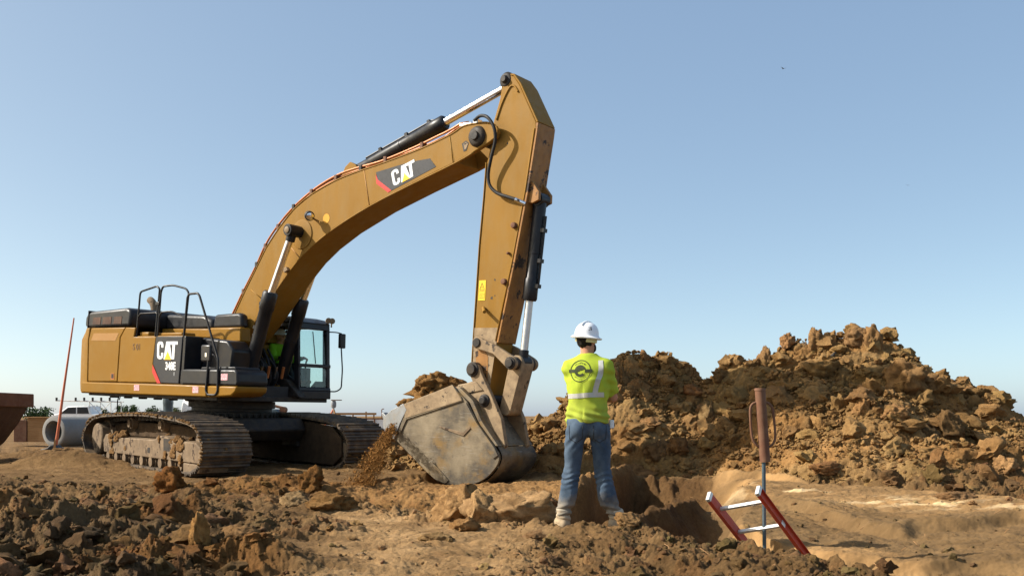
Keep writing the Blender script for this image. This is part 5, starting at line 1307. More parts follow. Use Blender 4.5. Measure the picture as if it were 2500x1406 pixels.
    for a in list(np.linspace(R(228), R(312), 8)):
        da = 0.05; patch('back_print', *polar(r0 * 0.64, r0 * (0.76 + rg.uniform(-.03, .03)), a - da * rg.uniform(.4, .9), a + da * rg.uniform(.3, .8), 4, 3), M['logo'])
    U, V_ = np.meshgrid(np.linspace(-0.172, 0.168, 60), np.linspace(0, 1, 5), indexing='ij')
    patch('reflective_tape', U, 1.158 + 0.042 * V_ + 0.006 * np.sin(U * 12), M['reflect'])
    vv = np.linspace(1.20, 1.488, 40); U = (0.075 + 0.052 * smooth(1.18, 1.42, vv) - 0.010 * smooth(1.42, 1.5, vv))[:, None] + np.linspace(0, 0.042, 5)[None, :]
    patch('reflective_tape', U, np.repeat(vv[:, None], 5, 1) + 0.0 * U, M['reflect'])
    # ---- jeans
    def jeans(p):
        x, y_, z = p[..., 0], p[..., 1], p[..., 2]
        D = sd_ell(p, (0.012, -0.005, 0.94), (0.188, 0.12, 0.13))
        for k_, (a, k, f, sx) in enumerate((((-0.092, 0, 0.86), (-0.132, 0.025, 0.47), (-0.212, 0.0, 0.085), -1), ((0.118, 0, 0.86), (0.152, 0.035, 0.47), (0.268, 0.03, 0.085), 1))):
            a_, kk, ff = np.array(a), np.array(k), np.array(f)
            L = sd_cone(p, a_, kk, 0.094, 0.070); L = smin(L, sd_cone(p, kk, ff, 0.070, 0.068), 0.03)
            L = smin(L, sd_ell(p, kk + np.array((0.01 * sx, -0.03, -0.14)), (0.062, 0.064, 0.14)), 0.04)
            L = smax(L, (0.120 if k_ == 0 else 0.130) - z + 0.010 * np.sin(x * 40), 0.006)
            kn = np.exp(-((z - 0.44) / 0.07) ** 2); an = np.exp(-((z - 0.155) / 0.065) ** 2)
            ang = np.arctan2(y_ - (kk[1]), x - (kk[0] + (ff[0] - kk[0]) * np.clip((0.47 - z) / 0.4, 0, 1)))
            L = L + 0.0065 * kn * np.sin(z * 130 + 2.5 * np.sin(ang * 2 + k_)) + 0.011 * an * np.sin(z * 88 + 1.8 * np.sin(ang * 1.5 + 2 * k_) + k_)
            L = L + 0.004 * np.exp(-((z - 0.78) / 0.09) ** 2) * np.sin((z * 0.8 + sx * x) * 85)
            D = L if k_ == 0 and False else smin(D, L, 0.014)
        D = smax(D, z - 0.975, 0.01)
        # seat: two rounded buttocks and the centre seam
        for sx in (-1, 1): D = smin(D, sd_ell(p, (0.012 + sx * 0.075, -0.055, 0.885), (0.088, 0.082, 0.095)), 0.03)
        D = D + 0.006 * np.exp(-((x - 0.012) / 0.010) ** 2) * np.clip((-y_) / 0.05, 0, 1) * np.clip((z - 0.78) / 0.04, 0, 1)
        return D + 0.007 * fbm3(p * np.array((10, 10, 7.0)), 17, 2)
    jo = sdf_obj('jeans', jeans, (-0.34, -0.22, 0.05), (0.40, 0.22, 1.04), 0.008, M['denim'], P0)
    def on_jeans(u, v, lift):
        pts = np.stack([u, np.full_like(u, -0.24), v], -1); t = np.zeros(len(u))
        for _ in range(60): t = np.minimum(t + 0.6 * np.maximum(jeans(pts + np.array((0, 1, 0)) * t[:, None]) - lift, -0.01), 0.3)
        return pts + np.array((0, 1, 0)) * t[:, None]
    for cx in (-0.098, 0.112):
        P = [(cx - 0.058, 0.915), (cx - 0.055, 0.80), (cx, 0.765), (cx + 0.055, 0.80), (cx + 0.058, 0.915)]
        pu, pv = [], []
        for i in range(len(P) - 1):
            for t in np.linspace(0, 1, 8): pu.append(P[i][0] + (P[i+1][0] - P[i][0]) * t); pv.append(P[i][1] + (P[i+1][1] - P[i][1]) * t)
        pts = on_jeans(np.array(pu), np.array(pv), 0.001); m = MB(); m.tube([tuple(q) for q in pts], 0.0035, 5); m.build('pocket_seam', M['trouser_dark'], jo, smooth_deg=180)
    # ---- boots
    for k_, (fx, fy, ang) in enumerate(((-0.205, 0.0, R(12)), (0.270, 0.03, R(-52)))):
        Rf = rz(ang)
        def boot(p):
            q = (p - np.array((fx, fy, 0))) @ Rf
            D = sd_cone(q, (0, 0, 0.05), (0, 0, 0.155), 0.056, 0.058)
            D = smin(D, sd_ell(q, (0, 0.085, 0.045), (0.050, 0.135, 0.052)), 0.04)
            D = smin(D, sd_ell(q, (0, -0.02, 0.04), (0.048, 0.062, 0.05)), 0.03)
            D = smax(D, q[..., 2] - 0.165, 0.008); D = smax(D, 0.012 - q[..., 2], 0.004)
            return D + 0.004 * np.sin(q[..., 2] * 120) * np.exp(-((q[..., 2] - 0.11) / 0.03) ** 2) + 0.004 * fbm3(q * 16, 3, 2)
        bo_ = sdf_obj('boot', boot, (fx - 0.26, fy - 0.26, -0.01), (fx + 0.26, fy + 0.26, 0.19), 0.0075, M['boot'], P0)
        def cuff(p):
            q = (p - np.array((fx, fy, 0))) @ Rf
            D = sd_cone(q, (0, -0.005, 0.06), (0, -0.005, 0.19), 0.064, 0.062)
            D = smax(D, q[..., 2] - 0.175, 0.006); D = smax(D, 0.048 - q[..., 2] + 0.006 * np.sin(q[..., 0] * 60), 0.006)
            return D + 0.005 * np.sin(q[..., 2] * 110 + q[..., 0] * 30) + 0.005 * fbm3(q * 18, 9, 2)
        sdf_obj('boot_cuff', cuff, (fx - 0.1, fy - 0.1, 0.02), (fx + 0.1, fy + 0.1, 0.20), 0.006, M['cuff'], bo_)
        sm = MB(); out = []
        for t in np.linspace(0, 2*PI, 28, endpoint=False):
            yy = 0.045 + 0.145 * math.sin(t); xx = (0.052 if yy > 0 else 0.045) * math.cos(t) * (1 - 0.12 * math.sin(t)); v = Rf @ np.array((xx, yy, 0)); out.append((fx + v[0], fy + v[1]))
        sm.prism_ax(out, -0.02, 0.018, Matrix.Identity(4)); sm.build('sole', M['sole'], bo_, bevel=0.004)
    # ---- hair, beard, hat
    def hair(p):
        q = (p - np.array(hc)) @ rz(hy)
        D = sd_ell(q, (0, -0.014, 0.022), (0.083, 0.102, 0.105))
        D = smax(D, q[..., 1] - 0.035 + 0.3 * (q[..., 2] - 0.0), 0.01)
        D = smax(D, -0.075 - q[..., 2] + 0.25 * np.maximum(q[..., 1] + 0.03, 0), 0.015)
        for sx in (-1, 1): D = smax(D, -sd_ell(q, (sx * 0.085, 0.0, -0.012), (0.022, 0.030, 0.040)), 0.01)
        return D + 0.0045 * np.sin(q[..., 0] * 130 + 6 * q[..., 2]) * np.sin(q[..., 2] * 60 + q[..., 0] * 40) + 0.004 * fbm3(q * 40, 8, 2)
    sdf_obj('hair', hair, (-0.14, -0.13, 1.56), (0.15, 0.18, 1.82), 0.006, M['hair'], P0)
    def beard(p):
        q = (p - np.array(hc)) @ rz(hy)
        D = sd_ell(q, (0, 0.032, -0.062), (0.066, 0.072, 0.062))
        D = smax(D, q[..., 2] + 0.028 - 0.5 * np.maximum(np.abs(q[..., 0]) - 0.03, 0), 0.01); D = smax(D, 0.012 - q[..., 1], 0.01)
        return D + 0.003 * fbm3(q * 45, 12, 2)
    sdf_obj('beard', beard, (-0.14, -0.1, 1.53), (0.16, 0.2, 1.72), 0.006, M['hair'], P0)
    hat_c = Vector((0.004, 0.03, 1.700)); axis = Vector((0.10, -0.05, 1)).normalized()
    ht = MB()
    dome = [(0.136, -0.012), (0.142, -0.002), (0.118, 0.010), (0.110, 0.020), (0.107, 0.045), (0.098, 0.078), (0.080, 0.106), (0.055, 0.124), (0.028, 0.133), (0.0, 0.135)]
    ht.lathe(dome, hat_c, axis, 48)
    hat = ht.build('hard_hat', M['helmet'], P0, smooth_deg=50)
    li = MB(); li.lathe([(0.136, -0.013), (0.112, 0.004), (0.103, 0.018), (0.098, 0.045), (0.085, 0.085), (0.0, 0.12)][::-1], hat_c, axis, 48); li.build('hat_lining', M['helmet_in'], hat, smooth_deg=50)
    sb_ = MB(); sb_.lathe([(0.094, -0.045), (0.098, -0.04), (0.099, -0.012), (0.096, 0.0)], hat_c, axis, 40); sb_.build('head_band', M['helmet_in'], hat)
    rg_ = MB(); rp = []
    for t in np.linspace(-0.75, 0.75, 16):
        rr = 0.1085 * math.cos(t * 1.35) ; hh = 0.136 * math.cos(t * 1.05) ** 1.0
        rp.append(hat_c + axis * (0.137 * math.cos(t * 1.1) ** 0.8) + Vector((math.sin(hy) * -1, math.cos(hy), 0)) * (0.105 * math.sin(t * 1.5)))
    rg_.tube(rp, 0.010, 8); rg_.build('hat_ridge', M['helmet'], hat, smooth_deg=180)
    em = MB(); ed = Vector((-0.02, -1, 0.0))
    for a, b, r_ in (((-0.014, 0.0), (0.014, 0.012), .0035), ((-0.016, -0.014), (0.016, -0.006), .0035), ((-0.010, 0.012), (-0.004, -0.02), .003), ((0.006, 0.016), (0.012, -0.016), .003), ((-0.016, 0.004), (-0.012, -0.02), .003)):
        em.tube([hat_c + Vector((0.024 + a[0], -0.086 + 0.3 * a[1] , 0.070 + a[1])) + Vector((0, -0.012, 0)), hat_c + Vector((0.024 + b[0], -0.086 + 0.3 * b[1], 0.070 + b[1])) + Vector((0, -0.012, 0))], r_, 5)
    em.build('hat_emblem', M['ink'], hat, smooth_deg=0)
    # ---- white phone clipped to the right hip
    ph = MB(); ph.box((0.205, -0.03, 0.89), (0.245, 0.03, 0.965)); ph.build('belt_phone', M['white'], P0, bevel=0.008)
build_worker()

def build_operator():
    """seated in the cab, facing forward; built in the machine's axes"""
    O = empty('person'); O.matrix_world = EXM @ Matrix.Translation((0.31, 0.90, 1.95)) @ Matrix.Rotation(R(-90), 4, 'Z')
    tag(O, 'operator in green hi-vis vest sitting at the controls inside the cab', 'person')
    # local: y forward, x right, z up from the seat
    hands = ((-0.27, 0.44, 0.27), (0.27, 0.44, 0.27))
    def body(p):
        D = head_sdf(p, (0, 0.03, 0.70), 0.0)
        D = smin(D, sd_cone(p, (0, 0.0, 0.50), (0, 0.02, 0.63), 0.06, 0.055), 0.03)
        D = smin(D, sd_ell(p, (0, 0, 0.30), (0.15, 0.09, 0.28)), 0.06)
        for sx, h in zip((-1, 1), hands):
            el = (sx * 0.27, 0.16, 0.20); D = smin(D, sd_cone(p, (sx * 0.18, 0, 0.48), el, 0.052, 0.042), 0.04); D = smin(D, sd_cone(p, el, h, 0.042, 0.03), 0.015)
            D = smin(D, hand_sdf(p, h, (h[0], h[1] + 0.06, h[2] - 0.01), (0, 1, -0.2), (0, 0.2, 1), sx, 0.7), 0.012)
            D = smin(D, sd_cone(p, (sx * 0.09, 0.02, 0.06), (sx * 0.13, 0.44, 0.10), 0.07, 0.05), 0.04); D = smin(D, sd_cone(p, (sx * 0.13, 0.44, 0.10), (sx * 0.12, 0.62, -0.26), 0.05, 0.036), 0.02)
        return D
    sdf_obj('body', body, (-0.42, -0.2, -0.36), (0.42, 0.76, 0.86), 0.012, M['skin'], O)
    def vest(p):
        D = sd_ell(p, (0, 0, 0.30), (0.185, 0.125, 0.27)); D = smin(D, sd_ell(p, (0, 0, 0.45), (0.19, 0.10, 0.09)), 0.06)
        for sx in (-1, 1):
            D = smin(D, sd_cone(p, (sx * 0.18, 0, 0.47), (sx * 0.262, 0.14, 0.22), 0.075, 0.062), 0.04); D = smin(D, sd_cone(p, (sx * 0.265, 0.15, 0.21), (sx * 0.27, 0.38, 0.26), 0.058, 0.045), 0.03)
        return D + 0.008 * fbm3(p * 10, 2, 2)
    sdf_obj('vest', vest, (-0.38, -0.2, -0.02), (0.38, 0.5, 0.62), 0.012, M['hivis_green'], O)
    def trou(p):
        D = sd_ell(p, (0, 0, 0.06), (0.18, 0.13, 0.10))
        for sx in (-1, 1):
            D = smin(D, sd_cone(p, (sx * 0.09, 0.02, 0.06), (sx * 0.13, 0.44, 0.10), 0.09, 0.07), 0.04); D = smin(D, sd_cone(p, (sx * 0.13, 0.44, 0.10), (sx * 0.12, 0.61, -0.22), 0.068, 0.055), 0.03)
        return D + 0.006 * fbm3(p * 10, 4, 2)
    sdf_obj('trousers', trou, (-0.3, -0.2, -0.3), (0.3, 0.74, 0.22), 0.012, M['trouser_dark'], O)
    for sx in (-1, 1):
        def boot(p):
            D = sd_cone(p, (sx * 0.12, 0.615, -0.22), (sx * 0.12, 0.63, -0.29), 0.05, 0.05); return smin(D, sd_cone(p, (sx * 0.12, 0.63, -0.30), (sx * 0.12, 0.80, -0.22), 0.045, 0.04), 0.03)
        sdf_obj('boot', boot, (sx * 0.12 - 0.1, 0.5, -0.38), (sx * 0.12 + 0.1, 0.9, -0.12), 0.01, M['sole'], O)
    h = MB(); h.lathe([(0.13, -0.01), (0.11, 0.015), (0.105, 0.05), (0.08, 0.10), (0.0, 0.125)], (0, 0.03, 0.735), (0, 0, 1), 32); h.build('hard_hat', M['helmet'], O)
build_operator()
# ------------------------------------------------------------------ rocks one can point at
def gz(x, y): return float(soil_top(np.array([float(x)]), np.array([float(y)]))[0])
def cracked(P, seed, depth=0.07):
    """dark fissures between blocky facets"""
    n = np.abs(vnoise3(P * 2.6 + seed, seed + 50)); return P * (1 - depth * smooth(0.06, 0.0, n))[:, None]
GRP_G = 'single rocks lying on the churned foreground'
GRP_M = 'boulders lodged in the dirt mound'
ROCKS = [  # x, y, radius, (stretch), tint, lift, seed, name, label, group
 (0.05, 9.3, 0.29, (1.2, .8, .72), (1.75, 1.65, 1.55), .5, 201, 'rock', 'big cracked tan rock on the trench lip left of the standing worker', GRP_G),
 (0.20, 9.42, 0.19, (1.2, .9, .40), (1.45, 1.1, .95), 2.0, 202, 'rock', 'flat pinkish slab resting on top of the big cracked rock', GRP_G),
 (-0.27, 9.2, 0.155, (.8, .8, 1.15), (1.75, 1.65, 1.5), .5, 203, 'rock', 'upright pale rock touching the left side of the big cracked rock', GRP_G),
 (-0.52, 9.6, 0.20, (1.0, .8, 1.0), (1.5, 1.35, 1.15), .5, 204, 'rock', 'tall rough brown rock left of the cracked rock, below the bucket', GRP_G),
 (-0.43, 8.85, 0.095, (1.1, .8, .8), (1.25, 1.05, .8), .3, 205, 'rock', 'smaller rounded brown rock in front of the tall rough one', GRP_G),
 (-0.60, 8.15, 0.085, (1.25, .9, .6), (1.2, 1.15, 1.0), .2, 206, 'rock', 'low flat tan rock at the edge of the smooth pale path', GRP_G),
 (-2.37, 10.9, 0.13, (1.15, .8, .7), (1.15, 1.15, 1.1), .3, 207, 'rock', 'pale grooved rock on the churned soil in front of the far track', GRP_G),
 (-1.92, 10.5, 0.17, (1.2, .8, .65), (1.25, 1.15, .95), .3, 208, 'clod', 'crumbly tan clod at the upper left corner of the pale path', GRP_G),
 (-4.15, 12.1, 0.125, (1.1, .9, 1.0), (1.05, .72, .42), .6, 209, 'clod', 'rust brown cone shaped clod standing in front of the near track', GRP_G),
 (-3.45, 8.4, 0.055, (1.2, 1, .8), (1.0, 1.0, 1.0), .4, 210, 'rock', 'small smooth round grey stone on the dark soil heap at left', GRP_G),
 (-2.02, 6.45, 0.085, (.7, .8, 1.3), (1.6, 1.3, .85), .5, 211, 'rock', 'yellowish upright stone standing among dark clods at lower left', GRP_G),
 (-1.62, 6.65, 0.06, (1.1, .9, .8), (1.5, 1.3, 1.05), .4, 212, 'rock', 'pale angular stone between dark clods and the smooth path', GRP_G),
 (1.42, 8.25, 0.115, (1.15, .9, .95), (1.25, 1.08, .85), .3, 213, 'rock', 'brown angular rock on the trench edge between worker and ladder', GRP_G),
 (-2.62, 12.9, 0.14, (1.0, .8, 1.0), (.95, .75, .48), .5, 214, 'clod', 'large reddish clod on the loose ridge beside the falling soil', GRP_G),
 (-1.95, 7.1, 0.10, (1.2, .8, .7), (1.15, 1.0, .85), .3, 216, 'rock', 'tan rock half buried between rusty and dark clods at left', GRP_G),
 (0.95, 8.2, 0.07, (1.3, .8, .7), (1.3, 1.15, .95), .2, 217, 'rock', 'pale oblong rock just in front of the right boot', GRP_G),
 (1.98, 16.35, .25, (1.25, .9, .5), (1.0, .82, .66), .4, 221, 'boulder', 'long slab capping the left peak of the mound', GRP_M),
 (2.42, 16.45, .20, (1.0, 1.0, .8), (.72, .62, .52), .3, 222, 'boulder', 'dark boulder right of the slab on the left peak', GRP_M),
 (2.75, 16.4, .19, (.9, 1, .9), (.85, .68, .52), .3, 223, 'boulder', 'brown boulder at the right end of the left peak above the saddle', GRP_M),
 (3.23, 17.65, .155, (1.05, .9, .9), (1.15, .82, .62), .5, 224, 'boulder', 'round reddish boulder on the slope below the saddle', GRP_M),
 (3.35, 17.01, .19, (.7, .8, 1.35), (1.0, .98, .86), .45, 225, 'boulder', 'upright grey brown block on the slope below the reddish boulder', GRP_M),
 (2.66, 16.9, .15, (1.1, .9, .8), (1.1, .98, .8), .3, 226, 'boulder', 'tan boulder low on the slope right of the worker', GRP_M),
 (1.97, 17.71, .14, (.8, .9, 1.2), (.8, .7, .55), .4, 227, 'boulder', 'dark boulder on the slope at the height of the worker shoulder', GRP_M),
 (4.79, 17.37, .14, (.9, .9, 1.0), (1.35, 1.1, .95), .9, 228, 'boulder', 'pale pinkish rock perched on the ridge left of the right peak', GRP_M),
 (5.23, 17.18, .19, (.7, .7, 1.35), (1.15, 1.0, .82), .5, 229, 'boulder', 'upright ribbed slab near the top of the right peak', GRP_M),
 (5.83, 16.98, .20, (1.0, .9, 1.05), (1.12, .98, .85), .5, 230, 'boulder', 'grey tan boulder crowning the right peak', GRP_M),
 (6.12, 16.8, .24, (.7, .8, 1.25), (1.1, .95, .78), .3, 231, 'boulder', 'leaning flat faced slab under the right peak', GRP_M),
 (5.22, 16.69, .22, (1.25, .9, .85), (1.05, .95, .7), .3, 232, 'boulder', 'wide rounded lump below the ribbed slab', GRP_M),
 (6.38, 16.06, .27, (1.15, .9, 1.05), (1.15, 1.0, .8), .4, 233, 'boulder', 'largest pale boulder on the right slope of the mound', GRP_M),
 (5.31, 15.09, .15, (.75, .8, 1.2), (1.3, 1.08, .85), .4, 234, 'boulder', 'pale pointed rock halfway down the right slope', GRP_M),
 (5.7, 14.89, .18, (1.1, .9, .75), (1.2, 1.0, .8), .3, 235, 'boulder', 'tan boulder right of the pale pointed rock', GRP_M),
 (4.36, 13.75, .19, (1.2, .8, .5), (1.1, .85, .68), .5, 236, 'boulder', 'flat reddish slab at the foot of the mound behind the post driver', GRP_M),
 (6.11, 14.77, .20, (1.0, .9, .95), (.55, .52, .45), .5, 237, 'boulder', 'blackish boulder beside the dark hollow on the right flank', GRP_M),
 (6.6, 15.0, .24, (1.0, .9, .95), (.7, .62, .5), .8, 238, 'boulder', 'big dark boulder overhanging the hollow on the right flank', GRP_M),
 (5.56, 13.0, .13, (.75, .8, 1.25), (1.05, .85, .68), .6, 239, 'boulder', 'upright brown rock below the dark hollow', GRP_M),
 (6.35, 12.85, .14, (.9, .9, 1.0), (1.5, 1.3, 1.1), .4, 240, 'boulder', 'cream coloured rock at the far right foot of the mound', GRP_M),
 (5.04, 11.3, .14, (1.4, .9, .5), (1.15, 1.0, .9), .3, 241, 'rock', 'flat grey brown slab at the upper edge of the sandy cut', GRP_M),
 (0.72, 17.1, .22, (1.5, .8, .6), (1.2, .95, .75), .4, 242, 'boulder', 'long tan slab on the mound between bucket and worker', GRP_M),
 (3.68, 17.54, .16, (1.0, .9, .8), (.8, .7, .55), .4, 243, 'boulder', 'brown boulder in the saddle between the two peaks', GRP_M),
 (4.42, 17.33, .18, (.65, .7, 1.3), (1.15, 1.02, .88), .3, 244, 'boulder', 'grey fluted block on the ridge right of the saddle', GRP_M),
 (7.64, 16.42, .19, (1.1, .9, .8), (.9, .8, .6), .4, 245, 'boulder', 'brown boulder on the far right shoulder of the mound', GRP_M),
]
def build_rocks():
    rng = np.random.default_rng(77)
    for x, y, r, st, tint, lift, seed, nm, label, grp in ROCKS:
        P, F = clod_shape(4, seed, 0.24, 9, 0.15) if nm == 'rock' else clod_shape(4, seed, 0.34, 6, 0.17)
        P = cracked(P, seed, 0.10)
        a = rng.uniform(0, 6.28); P = P @ rz(a).T * np.array(st) * r * (1.3 if grp == GRP_G else 1.05); lift += 0.25
        V = P
        me = np_mesh(nm, V, F); n = fbm3(P / r * 2.2, seed, 3)
        set_tint(me, np.clip(np.array(tint)[None] * 0.82 * (1 + 0.16 * n)[:, None], .2, 2))
        o = link(nm, me, M['rock'] if nm != 'clod' else M['soil'], smooth_deg=180)
        o.location = (x, y, gz(x, y) + r * st[2] * (lift - 0.3))
        tag(o, label, nm, grp)
build_rocks()

# ------------------------------------------------------------------ soil in the bucket and falling from its lip
def build_bucket_soil():
    rng = np.random.default_rng(9); mv_v = []; mv_f = []; off = 0; tints = []
    parts = [((5.42, -0.15, 1.55), (.40, .42, .26), 301), ((5.45, 0.05, 1.62), (.30, .40, .26), 302), ((5.05, -0.1, 1.32), (.30, .40, .18), 303), ((5.75, 0.1, 1.42), (.35, .38, .18), 304), ((5.2, 0.1, 1.50), (.28, .35, .22), 305), ((4.86, -0.15, 1.22), (.18, .32, .12), 306), ((5.35, -0.25, 1.76), (.22, .22, .13), 307), ((5.52, -0.22, 1.80), (.18, .22, .13), 309)]
    parts += [((4.78 + 0.9 * rng.uniform(), rng.uniform(-.44, .35), 0), (s_, s_, s_ * .8), 310 + k) for k, s_ in enumerate(rng.uniform(.04, .10, 30))]
    for (c, s_, seed) in parts:
        P, F = clod_shape(4 if s_[0] > .15 else 3, seed, 0.38, 2, 0.13)
        c = list(c)
        if c[2] == 0: c[2] = 1.22 + (c[0] - 4.78) * 0.55 + rng.uniform(-.03, .12)
        mv_v.append(P * np.array(s_) + np.array(c)); mv_f.append(F + off); off += len(P)
    V = np.concatenate(mv_v); F = np.concatenate(mv_f)
    me = np_mesh('soil_heap', V, F); set_tint(me, np.clip(np.array((.95, .86, .68)) * (1 + .2 * fbm3(V * 4, 3, 3))[:, None], .3, 2))
    o = link('soil_heap', me, M['soil'], smooth_deg=180); o.matrix_world = EXM
    tag(o, 'lumpy heap of brown soil piled in the raised excavator bucket', 'soil heap')
    # falling stream: separate grains
    lip = EXM @ Vector((4.62, -0.15, 1.05))
    N = 30000; t = rng.uniform(0, 1, N) ** 0.8
    g0 = np.array([-2.12, 14.1, 0.03]); a0 = np.array([lip.x, lip.y, lip.z])
    c = a0[None] * (1 - t)[:, None] + g0[None] * t[:, None]
    c[:, 2] = a0[2] - (a0[2] - g0[2]) * t ** 1.25
    sp = 0.022 + 0.085 * t
    c = c + rng.normal(size=(N, 3)) * np.stack([sp, sp * 2.0, 0.04 + 0 * sp], 1)
    c[:, 2] = np.maximum(c[:, 2], 0.03)
    Pt = np.array([(1, 0, -.7), (-.5, .87, -.7), (-.5, -.87, -.7), (0, 0, 1.0)]); Ft = np.array([(0, 2, 1), (0, 1, 3), (1, 2, 3), (2, 0, 3)])
    r = 0.0017 * (1 - rng.uniform(size=N)) ** (-1 / 1.9); r = np.minimum(r, 0.028)
    Rm = rot_mats(N, rng); V = np.einsum('nij,vj->nvi', Rm, Pt) * r[:, None, None] + c[:, None, :]
    me = np_mesh('falling_soil', V.reshape(-1, 3), (Ft[None] + (np.arange(N) * 4)[:, None, None]).reshape(-1, 3)); set_tint(me, (1.35, 1.1, .72))
    tag(link('falling_soil', me, M['soil'], smooth_deg=0), 'stream of fine brown soil pouring from the bucket lip to the ground', 'soil', kind='stuff')
build_bucket_soil()

# ------------------------------------------------------------------ post driver, post, ladder
def build_trench_tools():
    p0 = Vector((2.085, 8.2, -0.7)); p1 = Vector((2.072, 8.2, 0.75))
    m = MB(); m.tube([p0, p1], 0.0155, 12); o = m.build('steel_post', M['steelblue'], smooth_deg=60)
    tag(o, 'slim blue grey steel post driven into the trench edge under the rusty driver', 'post')
    t = empty('post_driver', (2.085, 8.2, 0.622)); tag(t, 'rusty tube post driver with two loop handles sitting on the steel post', 'post driver')
    top = Vector((-0.043, 0, 0.604))
    m = MB(); m.tube([(0, 0, 0), top * 0.5, top], 0.0425, 24); m.build('tube', M['rust'], t, smooth_deg=50)
    m = MB(); m.lathe([(0, 0.606), (0.043, 0.606), (0.045, 0.60), (0.045, 0.585)][::-1], (-0.043, 0, 0), (0, 0, 1), 24); m.build('end_cap', M['rust'], t)
    for s in (-1, 1):
        pts = [(-0.034 + s*0.035, 0, 0.49), (-0.034 + s*0.07, 0, 0.475), (-0.03 + s*0.092, 0, 0.43), (-0.02 + s*0.098, 0, 0.30), (-0.012 + s*0.094, 0, 0.20), (-0.008 + s*0.07, 0, 0.145), (-0.008 + s*0.035, 0, 0.12)]
        m = MB(); m.tube(spline(pts, 6), 0.0105, 10); m.build('handle', M['rust'], t, smooth_deg=180)
    # ladder
    A = Vector((1.95, 7.9, 0.40)); B = Vector((1.627, 8.15, 0.336)); d = Vector((0.525, 0.40, -0.60)).normalized(); w = (A - B); w = (w - d * w.dot(d)).normalized(); nrm = d.cross(w).normalized()
    t = empty('ladder', (1.9, 8.1, 0.2)); tag(t, 'red ladder with aluminium rungs leaning out of the trench beside the post', 'ladder')
    inv = Matrix.Translation((-1.9, -8.1, -0.2))
    for P, L, s in ((A, 1.5, 1), (B, 1.3, -1)):
        m = MB(); vs, fs = box_at(P + d * L / 2, d, nrm, w, L / 2, 0.040, 0.006); m.add([inv @ v for v in vs], fs)
        for q in (-1, 1):
            vs, fs = box_at(P + d * L / 2 + nrm * q * 0.037 + w * s * 0.014, d, nrm, w, L / 2, 0.0035, 0.014); m.add([inv @ v for v in vs], fs)
        st = m.build('side_rail', M['ladder_red'], t, bevel=0.003)
        m = MB(); vs, fs = box_at(P - d * 0.006 + w * s * 0.01, d, nrm, w, 0.018, 0.043, 0.017); m.add([inv @ v for v in vs], fs); m.build('end_cap', M['alu'] if s > 0 else M['alu'], st, bevel=0.004)
    m = MB(); vs, fs = box_at(A + d * 0.42 + w * 0.0075, d, nrm, w, 0.03, 0.028, 0.0012); m.add([inv @ v for v in vs], fs); m.build('rail_label', M['alu'], t, smooth_deg=0)
    for k in (0, 1, 3):
        s_ = 0.155 + 0.305 * k; a = B + d * s_; b_ = A + d * (s_ + (B - A).dot(d)); m = MB()
        vs, fs = box_at((a + b_) / 2, (b_ - a).normalized(), d, nrm, (b_ - a).length / 2, 0.013, 0.017); m.add([inv @ v for v in vs], fs); m.build('rung', M['alu'], t, bevel=0.006)
build_trench_tools()

